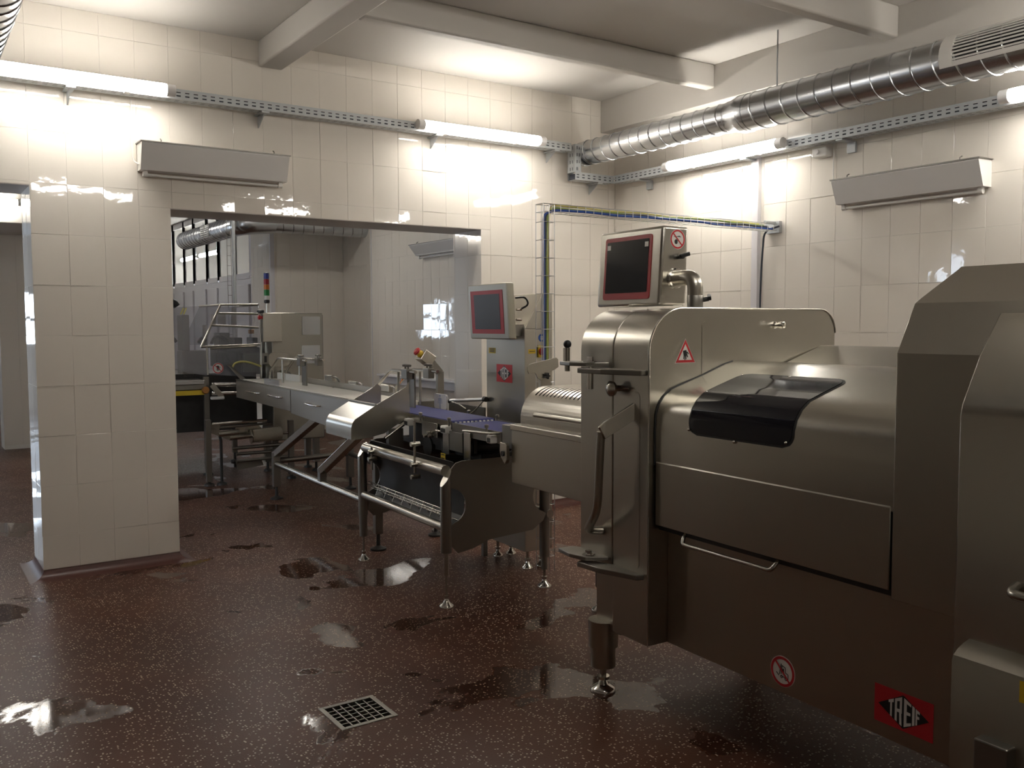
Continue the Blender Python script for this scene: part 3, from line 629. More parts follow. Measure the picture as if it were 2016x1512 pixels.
# body under and beside the hood
V1, UE = 2.287, 1.40
build(G().box(V1, 3.10, UE, U0, ZB, 1.0), 'body', STEEL, sm, smooth=0, bevel=.003)
hp_px = [(1290, 905), (1290, 850), (1292, 815), (1297, 797), (1306, 781), (1320, 767), (1345, 755), (1381, 739), (1425, 717), (1443, 710.5)]
hp = [(MU(x, y, U0-.004)[0], MU(x, y, U0-.004)[2]) for x, y in hp_px]
hp[0] = (hp[1][0], .99)
q1, q2, q3 = MU(1545, 713, U0), MU(1612, 681, U0), MU(1640, 680, U0)
UH = 1.45
hood_prof = hp+[(hp[-1][0]+.02, hp[-1][1]+.002), (q1[0], q1[2]+.0), (q1[0], .99)]
hood = build(G().prism(hood_prof, 'y', UH, U0-.006), 'hood', STEEL_S, sm, smooth=30)
build(G().prism([(q1[0], .99), (q1[0], q1[2]), (q2[0], q2[2]), (q3[0]+.0, q3[2]), (q3[0], .99)], 'y', UH, U0-.006), 'rear_hood', STEEL, sm, smooth=20, bevel=.003)
build(G().tube([(p[0]-.001, U0-.003, p[1]) for p in hp], .003, 6), 'hood_seal', RUBBER, sm)
# tinted window following the hood's curve
def dense(pr, n=48):
    L_ = [0]; 
    for i in range(1, len(pr)): L_.append(L_[-1]+math.dist(pr[i], pr[i-1]))
    out = []
    for k in range(n+1):
        t = L_[-1]*k/n; i = max(j for j in range(len(pr)) if L_[j] <= t+1e-9); i = min(i, len(pr)-2); f = (t-L_[i])/(L_[i+1]-L_[i])
        out.append((pr[i][0]+(pr[i+1][0]-pr[i][0])*f, pr[i][1]+(pr[i+1][1]-pr[i][1])*f, t))
    return out, L_[-1]
dp, Ltot = dense(hp, 64)
def s_at(px, py):       # profile coordinate whose projection lies under a pixel near the window's edge
    best = None
    for (v, z, t) in dp:
        q = MV(px, py, v)
        e = abs(q[2]-z)
        if best is None or e < best[0]: best = (e, t, q[1])
    return best[1], best[2]
sb, ub = s_at(1450, 866); st, ut = s_at(1560, 744)
uL = (s_at(1357, 822)[1]+s_at(1425, 757)[1])/2; uR = (s_at(1556, 842)[1]+s_at(1600, 789)[1])/2
def patch(s0, s1, ua, ubb, r_, off, name, m, parent):
    g = G(); pts = []
    for i in range(41):
        s = s0+(s1-s0)*i/40; e = 0
        if s-s0 < r_: e = r_-math.sqrt(max(0, r_*r_-(r_-(s-s0))**2))
        if s1-s < r_: e = r_-math.sqrt(max(0, r_*r_-(r_-(s1-s))**2))
        k = min(range(len(dp)-1), key=lambda j: abs(dp[j][2]-s)); k = min(k, len(dp)-2); a = dp[max(0, k-1)]; b = dp[min(len(dp)-1, k+2)]
        j = max(jj for jj in range(len(dp)) if dp[jj][2] <= s+1e-9); j = min(j, len(dp)-2); f = (s-dp[j][2])/(dp[j+1][2]-dp[j][2])
        v = dp[j][0]+(dp[j+1][0]-dp[j][0])*f; z = dp[j][1]+(dp[j+1][1]-dp[j][1])*f
        dd = Vector((b[0]-a[0], b[1]-a[1])).normalized(); nn = Vector((-dd.y, dd.x))
        pts.append(((v+nn.x*off, z+nn.y*off), (v-nn.x*.002, z-nn.y*.002), ua-e, ubb+e))
    vs = []; 
    for (o, i_, a, b) in pts: vs += [(o[0], a, o[1]), (o[0], b, o[1]), (i_[0], a, i_[1]), (i_[0], b, i_[1])]
    fs = []
    for i in range(len(pts)-1):
        p, q = i*4, i*4+4; fs += [(p, p+1, q+1, q), (p, q, q+2, p+2), (p+1, p+3, q+3, q+1)]
    fs += [(0, 2, 3, 1), (len(vs)-4, len(vs)-3, len(vs)-1, len(vs)-2)]
    return build(g.add(vs, fs), name, m, parent, smooth=40)
wg = patch(sb-.008, st+.008, uL+.008, uR-.008, .045, .0015, 'window_gasket', RUBBER, hood)
patch(sb, st, uL, uR, .04, .004, 'window', TINT, hood)
for px, py in ((1358, 846), (1447, 869), (1549, 875), (1392, 772), (1462, 740), (1556, 742)):
    s, u = s_at(px, py); j = min(range(len(dp)), key=lambda k: abs(dp[k][2]-s)); c = (dp[j][0]-.004, u, dp[j][1])
    build(G().ball(c, .006, 10), 'cap_screw', CHROME, hood)
# flap panel along the side, with its folded top edge
VP = 2.215
pa, pb, pc = MV(1287, 905, VP), MV(1758, 995, VP), MV(1757, 1157, VP)
build(G().prism([(VP, .765), (VP, 1.0), (VP+.008, 1.012), (VP+.03, 1.014), (VP+.03, 1.0), (V1+.01, 1.0), (V1+.01, .765)], 'y', pb[1]+.008, U0-.01), 'side_flap', STEEL, sm, smooth=20, bevel=.003)
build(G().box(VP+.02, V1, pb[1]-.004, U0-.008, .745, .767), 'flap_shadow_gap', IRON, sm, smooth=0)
h0, h1 = MV(1352, 1045, VP+.03), MV(1535, 1098, VP+.03)
handle(sm, [(VP+.05, h0[1], .775), (VP+.015, h0[1], .745), (VP+.0, h0[1]-.01, .722), (VP+.0, h1[1]+.01, .722), (VP+.015, h1[1], .745), (VP+.05, h1[1], .775)], .0075, 'pull_handle', STEEL_S)
# rear frame, lid and skirt
VF = 2.205
f0, f1 = MV(1765, 695, VF), MV(1890, 1217, VF)
zf, ub2 = f0[2], MV(1763, 1183, VF)[2]
bpr = [MU(1800, 597, f0[1]), MU(1812, 587, f0[1]), MU(1886, 530, f0[1]), MU(1891, 525, f0[1])]
fprof = [(VF, ub2), (VF, zf), (bpr[0][0], bpr[0][2]), (bpr[1][0], bpr[1][2]), (bpr[2][0], bpr[2][2]), (bpr[3][0], bpr[3][2]), (3.0, bpr[3][2]), (3.0, ub2)]
UF1 = MV(1925, 697, VF)[1]-.20
build(G().prism(fprof, 'y', UF1, f0[1]), 'rear_frame', STEEL, sm, smooth=12, bevel=.003)
VLd = 2.10
l0 = MV(1889, 816, VLd); ul = l0[1]
lp = [MU(x, y, ul) for x, y in ((1889, 1300), (1889, 818), (1893, 795), (1928, 699), (1967, 619), (1983, 599), (2016, 566))]
lprof = [(p[0], p[2]) for p in lp]; lprof[0] = (lprof[1][0], .60)
lprof += [(lprof[-1][0]+.2, lprof[-1][1]+.16), (2.95, lprof[-1][1]+.16), (2.95, .60)]
build(G().prism(lprof, 'y', .35, ul), 'rear_lid', STEEL_S, sm, smooth=25, bevel=.004)
VS = 2.03
s0 = MV(1874, 1300, VS); us_ = s0[1]; zs = MU(1884, 1258, us_)[2]
sp = [(VS-.0, .28), (VS, s0[2])]+[(VS+.16*(1-math.cos(math.radians(a))), s0[2]+(zs-s0[2])*math.sin(math.radians(a))) for a in (15, 30, 45, 60, 75, 90)]+[(2.9, zs), (2.9, .28)]
build(G().prism(sp, 'y', .35, us_), 'rear_skirt', STEEL, sm, smooth=30)
hh = MV(1982, 1168, VLd-.045)
handle(sm, [(VLd, hh[1], hh[2]+.01), (VLd-.045, hh[1]-.006, hh[2]), (VLd-.045, hh[1]-.25, hh[2]), (VLd, hh[1]-.26, hh[2]+.01)], .012, 'lid_handle', STEEL_S)
ny = MV(2012, 1362, VS); fry = frame3(NV)
note(sm, (VS-.0008, ny[1]-.02, ny[2]), NV, .05, .05, YEL, 0, 'warning_sticker')
build(G().box(2.2, 3.0, .35, us_-.02, .02, .285), 'rear_underframe', IRON, sm, smooth=0)
jb_ = MV(1960, 1480, VS-.02)
build(G().box(VS-.035, VS+.03, jb_[1]-.035, jb_[1]+.045, jb_[2]-.06, jb_[2]+.02), 'wheel_bracket', STEEL_D, sm, smooth=0, bevel=.004)
# signs on the body
c_ = MV(1541, 1322, V1); ban(sm, (V1, c_[1], c_[2]), NV, .052, FORK, label='no-forklift sign, red ring on white')
a_, b_ = MV(1722, 1381, V1), MV(1838, 1424, V1)
logo(sm, (V1, (a_[1]+b_[1])/2, (a_[2]+b_[2])/2), NV, abs(a_[1]-b_[1]), .112)
# legs
for (v, u) in ((2.249, 2.93), (3.12, 2.93), (3.0, .7)):
    g = build(G().cyl((v, u, .30), (v, u, .19), .062, 24).cyl((v, u, .20), (v, u, .105), .052, 24), 'leg', STEEL, sm)
    foot(sm, v, u, .12, .052, .014)
# hinge brackets with bolts on the arch
def bracket(z, pts1, pts2, name):
    o = build(G().plate([(p[0], p[1], z) for p in pts1], (0, 0, .016)), name, STEEL_D, sm, smooth=0, bevel=.003)
    build(G().plate([(p[0], p[1], z-.026) for p in pts2], (0, 0, .02)), 'hinge_plate', STEEL_D, o, smooth=0, bevel=.003)
    return o
zt_ = MV(1143, 718, V0)[2]
kb = bracket(zt_, [(V0+.01, us+.02), (V0+.01, U1-.01), (V0-.012, U1+.04), (V0-.085, U1+.03), (V0-.10, U1-.06), (V0-.08, us+.07)], [(V0+.01, U0+.008), (V0-.03, U0+.008), (V0-.085, us-.03), (V0-.10, us+.10), (V0-.06, us+.12), (V0+.005, us-.02)], 'upper_hinge')
build(G().cyl((V0-.055, us+.075, zt_-.09), (V0-.055, us+.075, zt_+.018), .013, 14).lathe((V0-.055, us+.075, zt_+.016), (0, 0, 1), [(0, .026), (.005, .026), (.006, .013), (.022, .013)], 6), 'bolt', CHROME, kb)
build(G().cyl((V0-.06, U1+.01, zt_-.025), (V0-.06, U1+.01, zt_+.07), .011, 12).box(V0-.075, V0-.069, U1+.002, U1+.018, zt_+.016, zt_+.07), 'lever_pin', STEEL_S, kb)
build(G().ball((V0-.06, U1+.01, zt_+.085), .017, 16), 'ball_knob', BPLAST, kb)
zl_ = MV(1150, 1087, V0)[2]
kb2 = bracket(zl_, [(V0+.01, us+.02), (V0+.01, U1-.01), (V0-.012, U1+.04), (V0-.085, U1+.04), (V0-.10, U1-.06), (V0-.08, us+.07)], [(V0+.01, U0+.02), (V0-.03, U0+.03), (V0-.085, us-.03), (V0-.10, us+.10), (V0-.06, us+.12), (V0+.005, us-.02)], 'lower_hinge')
build(G().lathe((V0-.05, us+.09, zl_+.016), (0, 0, 1), [(0, .026), (.005, .026), (.006, .013), (.02, .013)], 6), 'bolt', CHROME, kb2)
c_ = MV(1207, 765, V0-.03)
build(G().tube([(V0, c_[1]-.0, c_[2]), (V0-.03, c_[1], c_[2])], .012, 12).lathe((V0-.025, c_[1], c_[2]), (-1, 0, 0), [(0, .012), (.006, .028), (.018, .030), (.026, .02), (.03, .004)], 20).tube([(V0-.02, c_[1], c_[2]), (V0-.012, c_[1]-.075, c_[2]+.004)], .004, 8), 'locking_knob', STEEL_S, sm)
# swing lever: flat arm and long bent rod
a_, b_ = MV(1246, 808, V0-.0), MV(1188, 846, V0-.11)
build(G().plate([(V0, a_[1], a_[2]+.03), (V0, a_[1], a_[2]-.035), (b_[0]+.0, b_[1], b_[2]-.035), (b_[0]-.02, b_[1]+.01, b_[2]+.01), (b_[0], b_[1], b_[2]+.03)], (0, -.012, 0)), 'lever_arm', STEEL_S, sm, smooth=0, bevel=.002)
r0_, r1_, r2_ = MV(1183, 850, V0-.11), MV(1176, 1005, V0-.11), MV(1156, 1044, V0-.06)
handle(sm, [r0_, r1_, r2_, (V0+.0, r2_[1]-.02, r2_[2]-.005)], .0165, 'lever_rod', STEEL, .05)
# ---- control box on its bent pipe
UB, VSn, VBk = 2.78, 2.416, 2.552
UBf = 3.19; z0_, z1_ = 1.588, 1.908
g = G()
bp = [(VSn-.010, z0_), (VSn+.012, z1_), (VBk+.012, z1_), (VBk, z0_)]
cb = build(G().prism(bp, 'y', UB, UBf), 'control_box', STEEL_S, sm, smooth=30, bevel=.012, seg=3)
def scr(u, z, off): t = (z-z0_)/(z1_-z0_); return (VSn-.010+.022*t-off, u, z)
def scr_frame(u0, u1, za, zb2, r_, off, name, m, th=.004): return build(G().plate([scr(p[0], p[1], off) for p in rrect(u0, u1, za, zb2, r_)], (-th, 0, 0)), name, m, cb, smooth=0)
scr_frame(UB+.062, UBf-.045, z0_+.030, z1_-.028, .012, -.001, 'bezel', RED_D)
scr_frame(UB+.076, UBf-.060, z0_+.058, z1_-.045, .004, .0035, 'screen', SCREEN, .001)
for u in (UB+.079, UBf-.085): scr_frame(u, u+.022, z1_-.078, z1_-.058, .001, .005, 'tape_patch', SIGNW, .0006)
c_ = MU(1333, 471, UB); ban(sm, (c_[0]+.002, UB, c_[2]), NU, .040, SPRAY, label='no water-jet sign on the control box')
c_ = MU(1338, 506, UB); knob(sm, (c_[0]-.005, UB, c_[2]), NU, name='wing_knob')
fc = MU(1330, 548, UB); vp_ = 2.493
build(G().lathe((vp_, UB, fc[2]), NU, [(0, .040), (.008, .041), (.012, .036)], 28), 'flange', CHROME, sm)
build(G().tube(bend([(vp_, UB, fc[2]), (vp_, UB-.115, fc[2]), (vp_, UB-.115, ZM+.02)], .085, 10), .0305, 24), 'support_pipe', STEEL, sm)
build(G().lathe((vp_, UB-.115, ZM), (0, 0, 1), [(0, .034), (.004, .034), (.006, .031), (.05, .0318), (.052, .0305)], 28), 'pipe_collar', STEEL_D, sm)
c_ = MU(1377, 588, UB-.13); knob(sm, (vp_+.024, UB-.125, c_[2]-.005), (.75, -.6, .15), name='wing_knob')
# ================================================================ OUTFEED UNIT behind the cutting frame
VO, UO0, UO1, ZO0, ZO1, VO2 = 2.40, 3.02, 3.893, .712, 1.012, 2.98
of = thing('outfeed_unit', 'stainless outfeed box with rounded slotted hood behind the cutting frame', 'machine', (2.7, 3.45, 0))
build(G().box(VO, VO2, UO0, UO1, ZO0, ZO1-.012), 'housing', STEEL, of, smooth=0, bevel=.004)
build(G().prism([(VO-.006, ZO1-.03), (VO-.006, ZO1), (VO2, ZO1), (VO2, ZO1-.03)], 'y', UO0, UO1+.006), 'rim_ledge', STEEL_S, of, smooth=0, bevel=.004)
VH, VH2, UH1, ZH = 2.43, 2.95, MV(1025, 800, 2.43)[1], MV(1060, 757, 2.6)[2]
rH = .16
aprof = [(VH, ZO1)]+[(VH+rH-rH*math.cos(math.radians(a)), ZH-rH+rH*math.sin(math.radians(a))) for a in range(0, 91, 6)]
def slot_rng(k): return 9 <= k <= 14
g = G(); n = len(aprof); n_s = 24; per = (UH1-.05-UO0)/n_s
for k in range(n-1):
    p, q = aprof[k], aprof[k+1]
    def strip(u0, u1): g.add([(p[0], u0, p[1]), (p[0], u1, p[1]), (q[0], u1, q[1]), (q[0], u0, q[1])], [(0, 1, 2, 3)])
    if slot_rng(k):
        strip(UH1-.05, UH1)
        for i in range(n_s): strip(UO0+i*per, UO0+i*per+per*.62)
    else: strip(UO0, UH1)
g.add([(aprof[-1][0], UO0, ZH), (aprof[-1][0], UH1, ZH), (VH2, UH1, ZH), (VH2, UO0, ZH)], [(0, 1, 2, 3)])
m_ = len(aprof); g.add([(p[0], UH1, p[1]) for p in aprof]+[(VH2, UH1, ZH), (VH2, UH1, ZO1)], [list(range(m_+2))]); g.add([(p[0], UO0, p[1]) for p in aprof]+[(VH2, UO0, ZH), (VH2, UO0, ZO1)], [list(range(m_+2))])
g.add([(VH2, UO0, ZO1), (VH2, UH1, ZO1), (VH2, UH1, ZH), (VH2, UO0, ZH)], [(0, 1, 2, 3)])
hd = build(g, 'slotted_hood', STEEL_S, of, smooth=30)
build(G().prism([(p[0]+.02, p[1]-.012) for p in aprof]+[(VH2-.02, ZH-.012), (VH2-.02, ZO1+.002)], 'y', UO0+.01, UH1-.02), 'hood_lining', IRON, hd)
h0 = MV(1053, 817, VH-.04); build(G().tube([(VH-.04, h0[1], h0[2]), (VH-.04, UO0+.02, h0[2]-.0)], .012, 14), 'grab_bar', STEEL, of)
for u in (h0[1]-.05, UO0+.15): build(G().cyl((VH-.04, u, h0[2]), (VH+.01, u, h0[2]), .007, 10), 'bar_post', STEEL, of)
# hook-shaped guide plate with star knob standing behind the hood
vq, uq = 2.72, 4.02
pl = [MU(x, y, uq) for x, y in ((1038, 722), (1042, 717), (1095, 704), (1099, 707), (1100, 722), (1092, 728), (1087, 730), (1076, 741), (1065, 749), (1058, 744), (1055, 736), (1052, 734), (1041, 736), (1039, 730))]
gpz = build(G().plate([(p[0], uq, p[2]) for p in pl], (0, .006, 0)), 'guide_plate', STEEL_S, of, smooth=0, bevel=.001)
pc = MU(1075, 740, uq); build(G().box(pc[0]-.03, pc[0]+.035, uq+.006, uq+.03, .95, pc[2]), 'plate_post', STEEL, of, smooth=0)
star = [((.018 if i % 2 == 0 else .009)*math.cos(PI*i/5), (.018 if i % 2 == 0 else .009)*math.sin(PI*i/5)) for i in range(10)]
build(G().plate([(pc[0]+p[0], uq-.02, pc[2]+p[1]) for p in star], (0, .02, 0)), 'star_knob', BPLAST, gpz, smooth=0)
# leg under the box
def pole_leg(parent, v, u, z0, z1, r1, z2, r2, rod_top, rodr=.007, fr=.042, cut=None):
    g = G().cyl((v, u, z1), (v, u, z0), r1, 20)
    if r2: g.cyl((v, u, z2), (v, u, z1+.01), r2, 18)
    o = build(g, 'leg', STEEL_D if r1 > .03 else STEEL_D, parent); foot(parent, v, u, rod_top, fr, rodr); return o
pole_leg(of, 2.869, 4.295-.52, ZO0, .24, .03, .13, .02, .14)
lg = MZ(1072, 1155); 

# ================================================================ BLUE BELT CONVEYOR on its tubular stand
ZBt, VB0, VB1 = .965, 2.434, 2.712
bc = thing('belt_conveyor', 'short blue belt conveyor on a tubular steel stand with four levelling feet', 'conveyor', (2.55, 4.8, 0))
VS0, VS1, US0, US1 = 2.213, 2.885, 4.26, 5.41
def cutleg(v, u, ztop, r_, zb_, zr, name='leg'):
    g = G(); n = 24; vs = []
    for z in (zb_, None):
        for j in range(n):
            a = 2*PI*j/n; x, y = r_*math.cos(a), r_*math.sin(a); vs.append((v+x, u+y, zb_ if z is not None else ztop+x*1.5))
    g.add(vs, [list(range(n))[::-1], list(range(n, 2*n))]+[(j, (j+1) % n, (j+1) % n+n, j+n) for j in range(n)])
    o = build(g, name, STEEL_D, bc)
    build(G().add([(p[0], p[1], p[2]+.0008) for p in vs[n:]], [list(range(n))]), 'cut_cap', STEEL_S, o, smooth=0)
    return o
l1 = cutleg(VS0, US0, .70, .030, .297, 0); build(G().cyl((VS0, US0, .30), (VS0, US0, .175), .014, 16), 'inner_tube', STEEL_S, l1); foot(bc, VS0, US0, .20, .040, .006)
l2 = cutleg(VS0, US1, .72, .030, .30, 0); build(G().cyl((VS0, US1, .31), (VS0, US1, .16), .026, 16), 'inner_tube', STEEL_D, l2); foot(bc, VS0, US1, .18, .036, .007)
cutleg(VS1, US1, .70, .030, .20, 0); foot(bc, VS1, US1, .22, .04, .007)
pole_leg(bc, lg[0], lg[1], .70, MU(1072, 1095, lg[1])[2], .029, MU(1072, 1120, lg[1])[2], .018, .13, .009, .042)
for (v, sgn) in ((VS0, 1), (VS1, -1)):
    build(G().cyl((v+.012*sgn, US0+.02, .735), (v+.012*sgn, US1-.02, .735), .030, 20), 'upper_rail', STEEL, bc)
    build(G().cyl((v, US0, .431), (v, US1, .431), .024, 18), 'lower_rail', STEEL, bc)
# end plates with half-round cut-outs, and the trough sheet between
def endplate(u):
    pts = [(VS0+.03, .745)]+[(VS0+.06, .775), (VS0+.10, .785), (VS1-.10, .785), (VS1-.06, .775), (VS1-.03, .745), (VS1-.03, .64)]
    pts += [(VS1-.03-.09*math.sin(math.radians(a)), .545+.095*math.cos(math.radians(a))) for a in range(15, 166, 15)]
    pts += [(VS1-.03, .44), (VS1-.05, .40)]+[(VS1-.12, .355), (2.62, .345), (2.48, .335), (2.38, .30), (VS0+.07, .285), (VS0+.03, .33), (VS0+.03, .44)]  # ragged lower edge builds the plate's puddle reflection into its shape
    pts += [(VS0+.03+.09*math.sin(math.radians(a)), .545-.095*math.cos(math.radians(a))) for a in range(15, 166, 15)]+[(VS0+.03, .64)]
    return build(G().plate([(p[0], u, p[1]) for p in pts], (0, .008, 0)), 'end_plate', STEEL_D, bc, smooth=0)
endplate(US0-.004); endplate(US1-.004)
build(G().sheet([(VS0+.05, .78), (VS0+.09, .70), (VS0+.12, .60), (VS0+.11, .48), (VS0+.06, .42)], 'y', US0+.01, US1-.01, .003), 'trough', IRON, bc)
build(G().sheet([(VS1-.05, .78), (VS1-.09, .70), (VS1-.12, .60), (VS1-.11, .48), (VS1-.06, .42)], 'y', US0+.01, US1-.01, .003), 'trough', IRON, bc)
g = G()
for (v, z) in ((VS0+.02, .50), (VS0+.05, .47), (VS0+.085, .46), (VS0+.03, .515)): g.tube([(v, US0+.02, z), (v, US1-.02, z)], .0028, 6)
for i in range(9):
    u = US0+.08+i*.125; g.tube([(VS0+.005, u, .455), (VS0+.03, u, .515), (VS0+.03, u, .515), (VS0+.06, u, .45), (VS0+.095, u, .46)], .0022, 6)
build(g, 'wire_rack', STEEL_S, bc)
# belt bed
UBn, UBf2 = 4.61, 5.62
def belt(u0, u1, z, v0, v1, name, r_=.016):
    g = G(); pr = [(u0, z-2*r_)]+[(u0-r_*math.sin(math.radians(a)), z-r_-r_*math.cos(math.radians(a))) for a in range(20, 180, 20)]+[(u0, z), (u1, z)]+[(u1+r_*math.sin(math.radians(a)), z-r_+r_*math.cos(math.radians(a))) for a in range(20, 180, 20)]+[(u1, z-2*r_)]
    return build(g.prism(pr, 'x', v0, v1), name, BLUE, bc, smooth=40)
belt(UBn, UBf2, ZBt, VB0, VB1, 'long_belt'); belt(4.03, UBn-.04, ZBt-.014, VB0, VB1, 'short_belt')
for i in range(10):
    v = VB0+.02+(VB1-VB0-.04)*i/9; build(G().box(v-.006, v+.006, UBn-.030, UBn-.018, ZBt-.018, ZBt-.008), 'belt_tooth', WPLAST, bc, smooth=0)
for v in (VB0-.010, VB1+.004):
    build(G().box(v, v+.006, UBn-.02, UBf2, ZBt-.05, ZBt-.004), 'side_rail', STEEL_S, bc, smooth=0)
    build(G().box(v, v+.006, 4.03, UBn-.03, ZBt-.075, ZBt-.010), 'side_rail', STEEL_D, bc, smooth=0)
for (u, du, v) in ((UBn+.50, .06, VB0-.055), (UBn+.02, .07, VB0-.045), (4.10, .05, VB0-.05)):
    b_ = build(G().box(v, v+.045, u-du/2, u+du/2, ZBt-.075, ZBt-.030), 'bearing_block', WPLAST, bc, smooth=0, bevel=.008)
    build(G().box(v-.001, v+.010, u-du/2+.006, u+du/2-.012, ZBt-.068, ZBt-.045), 'bearing_slot', IRON, b_, smooth=0)
    build(G().cyl((v, u, ZBt-.052), (VB1+.03, u, ZBt-.052), .013, 14), 'roller_shaft', CHROME, b_)
for (px, py, vv) in ((828, 816, VB0-.02), (884, 829, VB0-.02), (923, 811, VB1+.02), (958, 839, VB0-.02), (979, 820, VB1+.02)):
    c_ = MV(px, py, vv); build(G().lathe((c_[0], c_[1], ZBt-.03), (0, 0, 1), [(0, .006), (.03, .006), (.032, .012), (.045, .012), (.05, .005)], 12), 'thumb_screw', STEEL_D, bc)
# vertical guide rod with clamp collars on the stand
for (px, y0, y1) in ((827, 828, 930), (742, 880, 924)):
    a_, b_ = MV(px, y0, VS0+.005), MV(px, y1, VS0+.005)
    rd = build(G().cyl((VS0-.03, a_[1], b_[2]), (VS0-.03, a_[1], a_[2]), .007, 12), 'guide_rod', STEEL_S, bc)
    for z in ((a_[2]-.13, .735, .665) if px == 827 else (.735, .69)): build(G().cyl((VS0-.055, a_[1], z), (VS0-.0, a_[1], z), .013, 12), 'clamp_collar', STEEL_S, rd)
# under-belt machinery: plates, motor and drum
for (px0, px1, y0, y1, m_) in ((831, 861, 826, 862, STEEL_S), (872, 884, 838, 895, STEEL_S), (885, 911, 848, 892, STEEL_D), (913, 926, 850, 908, STEEL_S)):
    a_, b_ = MV(px0, y0, VB0-.02), MV(px1, y1, VB0-.02)
    build(G().box(VB0-.022, VB0-.016, b_[1], a_[1], b_[2], min(a_[2], ZBt-.03)), 'side_plate', m_, bc, smooth=0, bevel=.002)
for (u, z, r_) in ((4.92, .78, .06), (4.70, .80, .045), (4.42, .83, .05)): build(G().cyl((VB0+.0, u, z), (VB1, u, z), r_, 24), 'drive_drum', IRON, bc)
build(G().box(VB0+.02, VB1-.02, 4.30, 5.35, .77, .80), 'bed_frame', IRON, bc, smooth=0)
build(G().box(VB0+.04, VB1-.04, 4.42, 4.62, .80, .90), 'motor', IRON, bc, smooth=0, bevel=.01)
for v in (VB0+.01, VB1-.03): build(G().box(v, v+.02, 4.36, 5.2, .80, .93), 'web_plate', IRON, bc, smooth=0)
c_ = MV(873, 899, VS0+.12); note(bc, (VS0+.118, c_[1], c_[2]), NV, .055, .04, YEL, 2)
for k, (px, py) in enumerate(((846, 852), (849, 858), (866, 850), (840, 858))):
    c_ = MV(px, py, VB0-.03); build(G().cyl((VB0-.05, c_[1], c_[2]), (VB0-.015, c_[1], c_[2]), .009, 10).cyl((VB0-.04, c_[1]-.03, c_[2]+.006), (VB0-.04, c_[1]+.03, c_[2]+.006), .006, 8), 'clamp', STEEL_S, bc)
a_, b_ = MV(912, 848, VB0-.06), MV(962, 853, VB0-.06)
handle(bc, [a_, b_, (VB0-.06, b_[1]-.02, b_[2]-.0), (VB0, b_[1]-.03, b_[2])], .007, 'release_lever')
# swing hook near the box end
hk = MV(990, 893, VO-.03); pts = [(-.030, .055), (.020, .055), (.034, .045), (.034, -.03), (.022, -.052), (.006, -.045), (-.022, -.02), (-.034, .01)]
ho = build(G().plate([(VO-.03, hk[1]-p[0]+.0, hk[2]+p[1]) for p in pts], (.02, 0, 0)), 'hook_plate', STEEL, of, smooth=0, bevel=.003)
build(G().cyl((VO-.036, hk[1], hk[2]-.0), (VO-.026, hk[1], hk[2]), .014, 16), 'hook_bore', IRON, ho)
# belt side entering the box
a_ = MV(985, 825, 2.42)
build(G().box(VO+.01, VO2-.05, UO1, UO1+.11, .88, 1.0), 'infeed_lip', STEEL_D, of, smooth=0, bevel=.003)
# far side: ledge bar and air cylinder beyond the belt
g = thing('air_cylinder', 'slim pneumatic cylinder with hoses beyond the blue belt', 'cylinder', (2.95, 5.2, .9))
a_, b_ = MV(885, 789, 2.93), MV(955, 786, 2.93)
build(G().cyl((2.93, a_[1], a_[2]), (2.93, b_[1], b_[2]), .013, 14), 'barrel', ALU, g)
for c_ in (a_, b_): build(G().cyl((2.93, c_[1]-.015, c_[2]), (2.93, c_[1]+.015, c_[2]), .017, 14), 'end_head', IRON, g)
build(G().tube(bend([b_, MV(935, 808, 2.90), MV(925, 815, 2.88)], .02), .0045, 8), 'hose', STEEL_S, g)
build(G().tube(bend([a_, MV(905, 796, 2.9), MV(918, 805, 2.88)], .03), .0045, 8), 'hose', STEEL_S, g)
build(G().box(2.925, 2.935, b_[1], a_[1], .70, a_[2]-.01), 'mounting_plate', STEEL_D, g, smooth=0)
for u in (b_[1]+.02, a_[1]-.02): build(G().box(2.915, 2.945, u-.015, u+.015, 0, .72), 'stand_post', STEEL_D, g, smooth=0)
# white board leaning against the belt edge
a_, b_, c_ = MV(855, 774, VB1+.03), MV(879, 804, VB1+.03), MV(867, 790, VB1+.03)
uc, hw = c_[1], (a_[1]-b_[1])/2
wbd = thing('cutting_board', 'white plastic board with a faint printed figure standing beside the blue belt', 'board', (VB1+.03, uc, b_[2]))
build(G().plate([(VB1+.028, p[0], p[1]) for p in rrect(uc-hw, uc+hw, b_[2]-.01, a_[2], .016)], (.012, 0, 0)), 'board', WPLAST, wbd, smooth=0)
fr_b = frame3(NV); cc = (VB1+.028, uc, c_[2]-.005)
flat(disc(.008, 16)and[[(p[0], p[1]+.042) for p in disc(.008, 16)[0]], [(-.014, .028), (.014, .028), (.010, -.012), (-.010, -.012)], seg((-.02, .025), (-.026, -.01), .007), seg((.02, .025), (.026, -.01), .007), seg((-.006, -.012), (-.007, -.05), .008), seg((.006, -.012), (.007, -.05), .008)], cc, fr_b, .0006, 'printed_figure', DRAWN, wbd)
build(G().box(VB1+.026, VB1+.044, uc-hw*.8, uc+hw*.8, .80, b_[2]-.009), 'board_holder', STEEL_D, wbd, smooth=0)
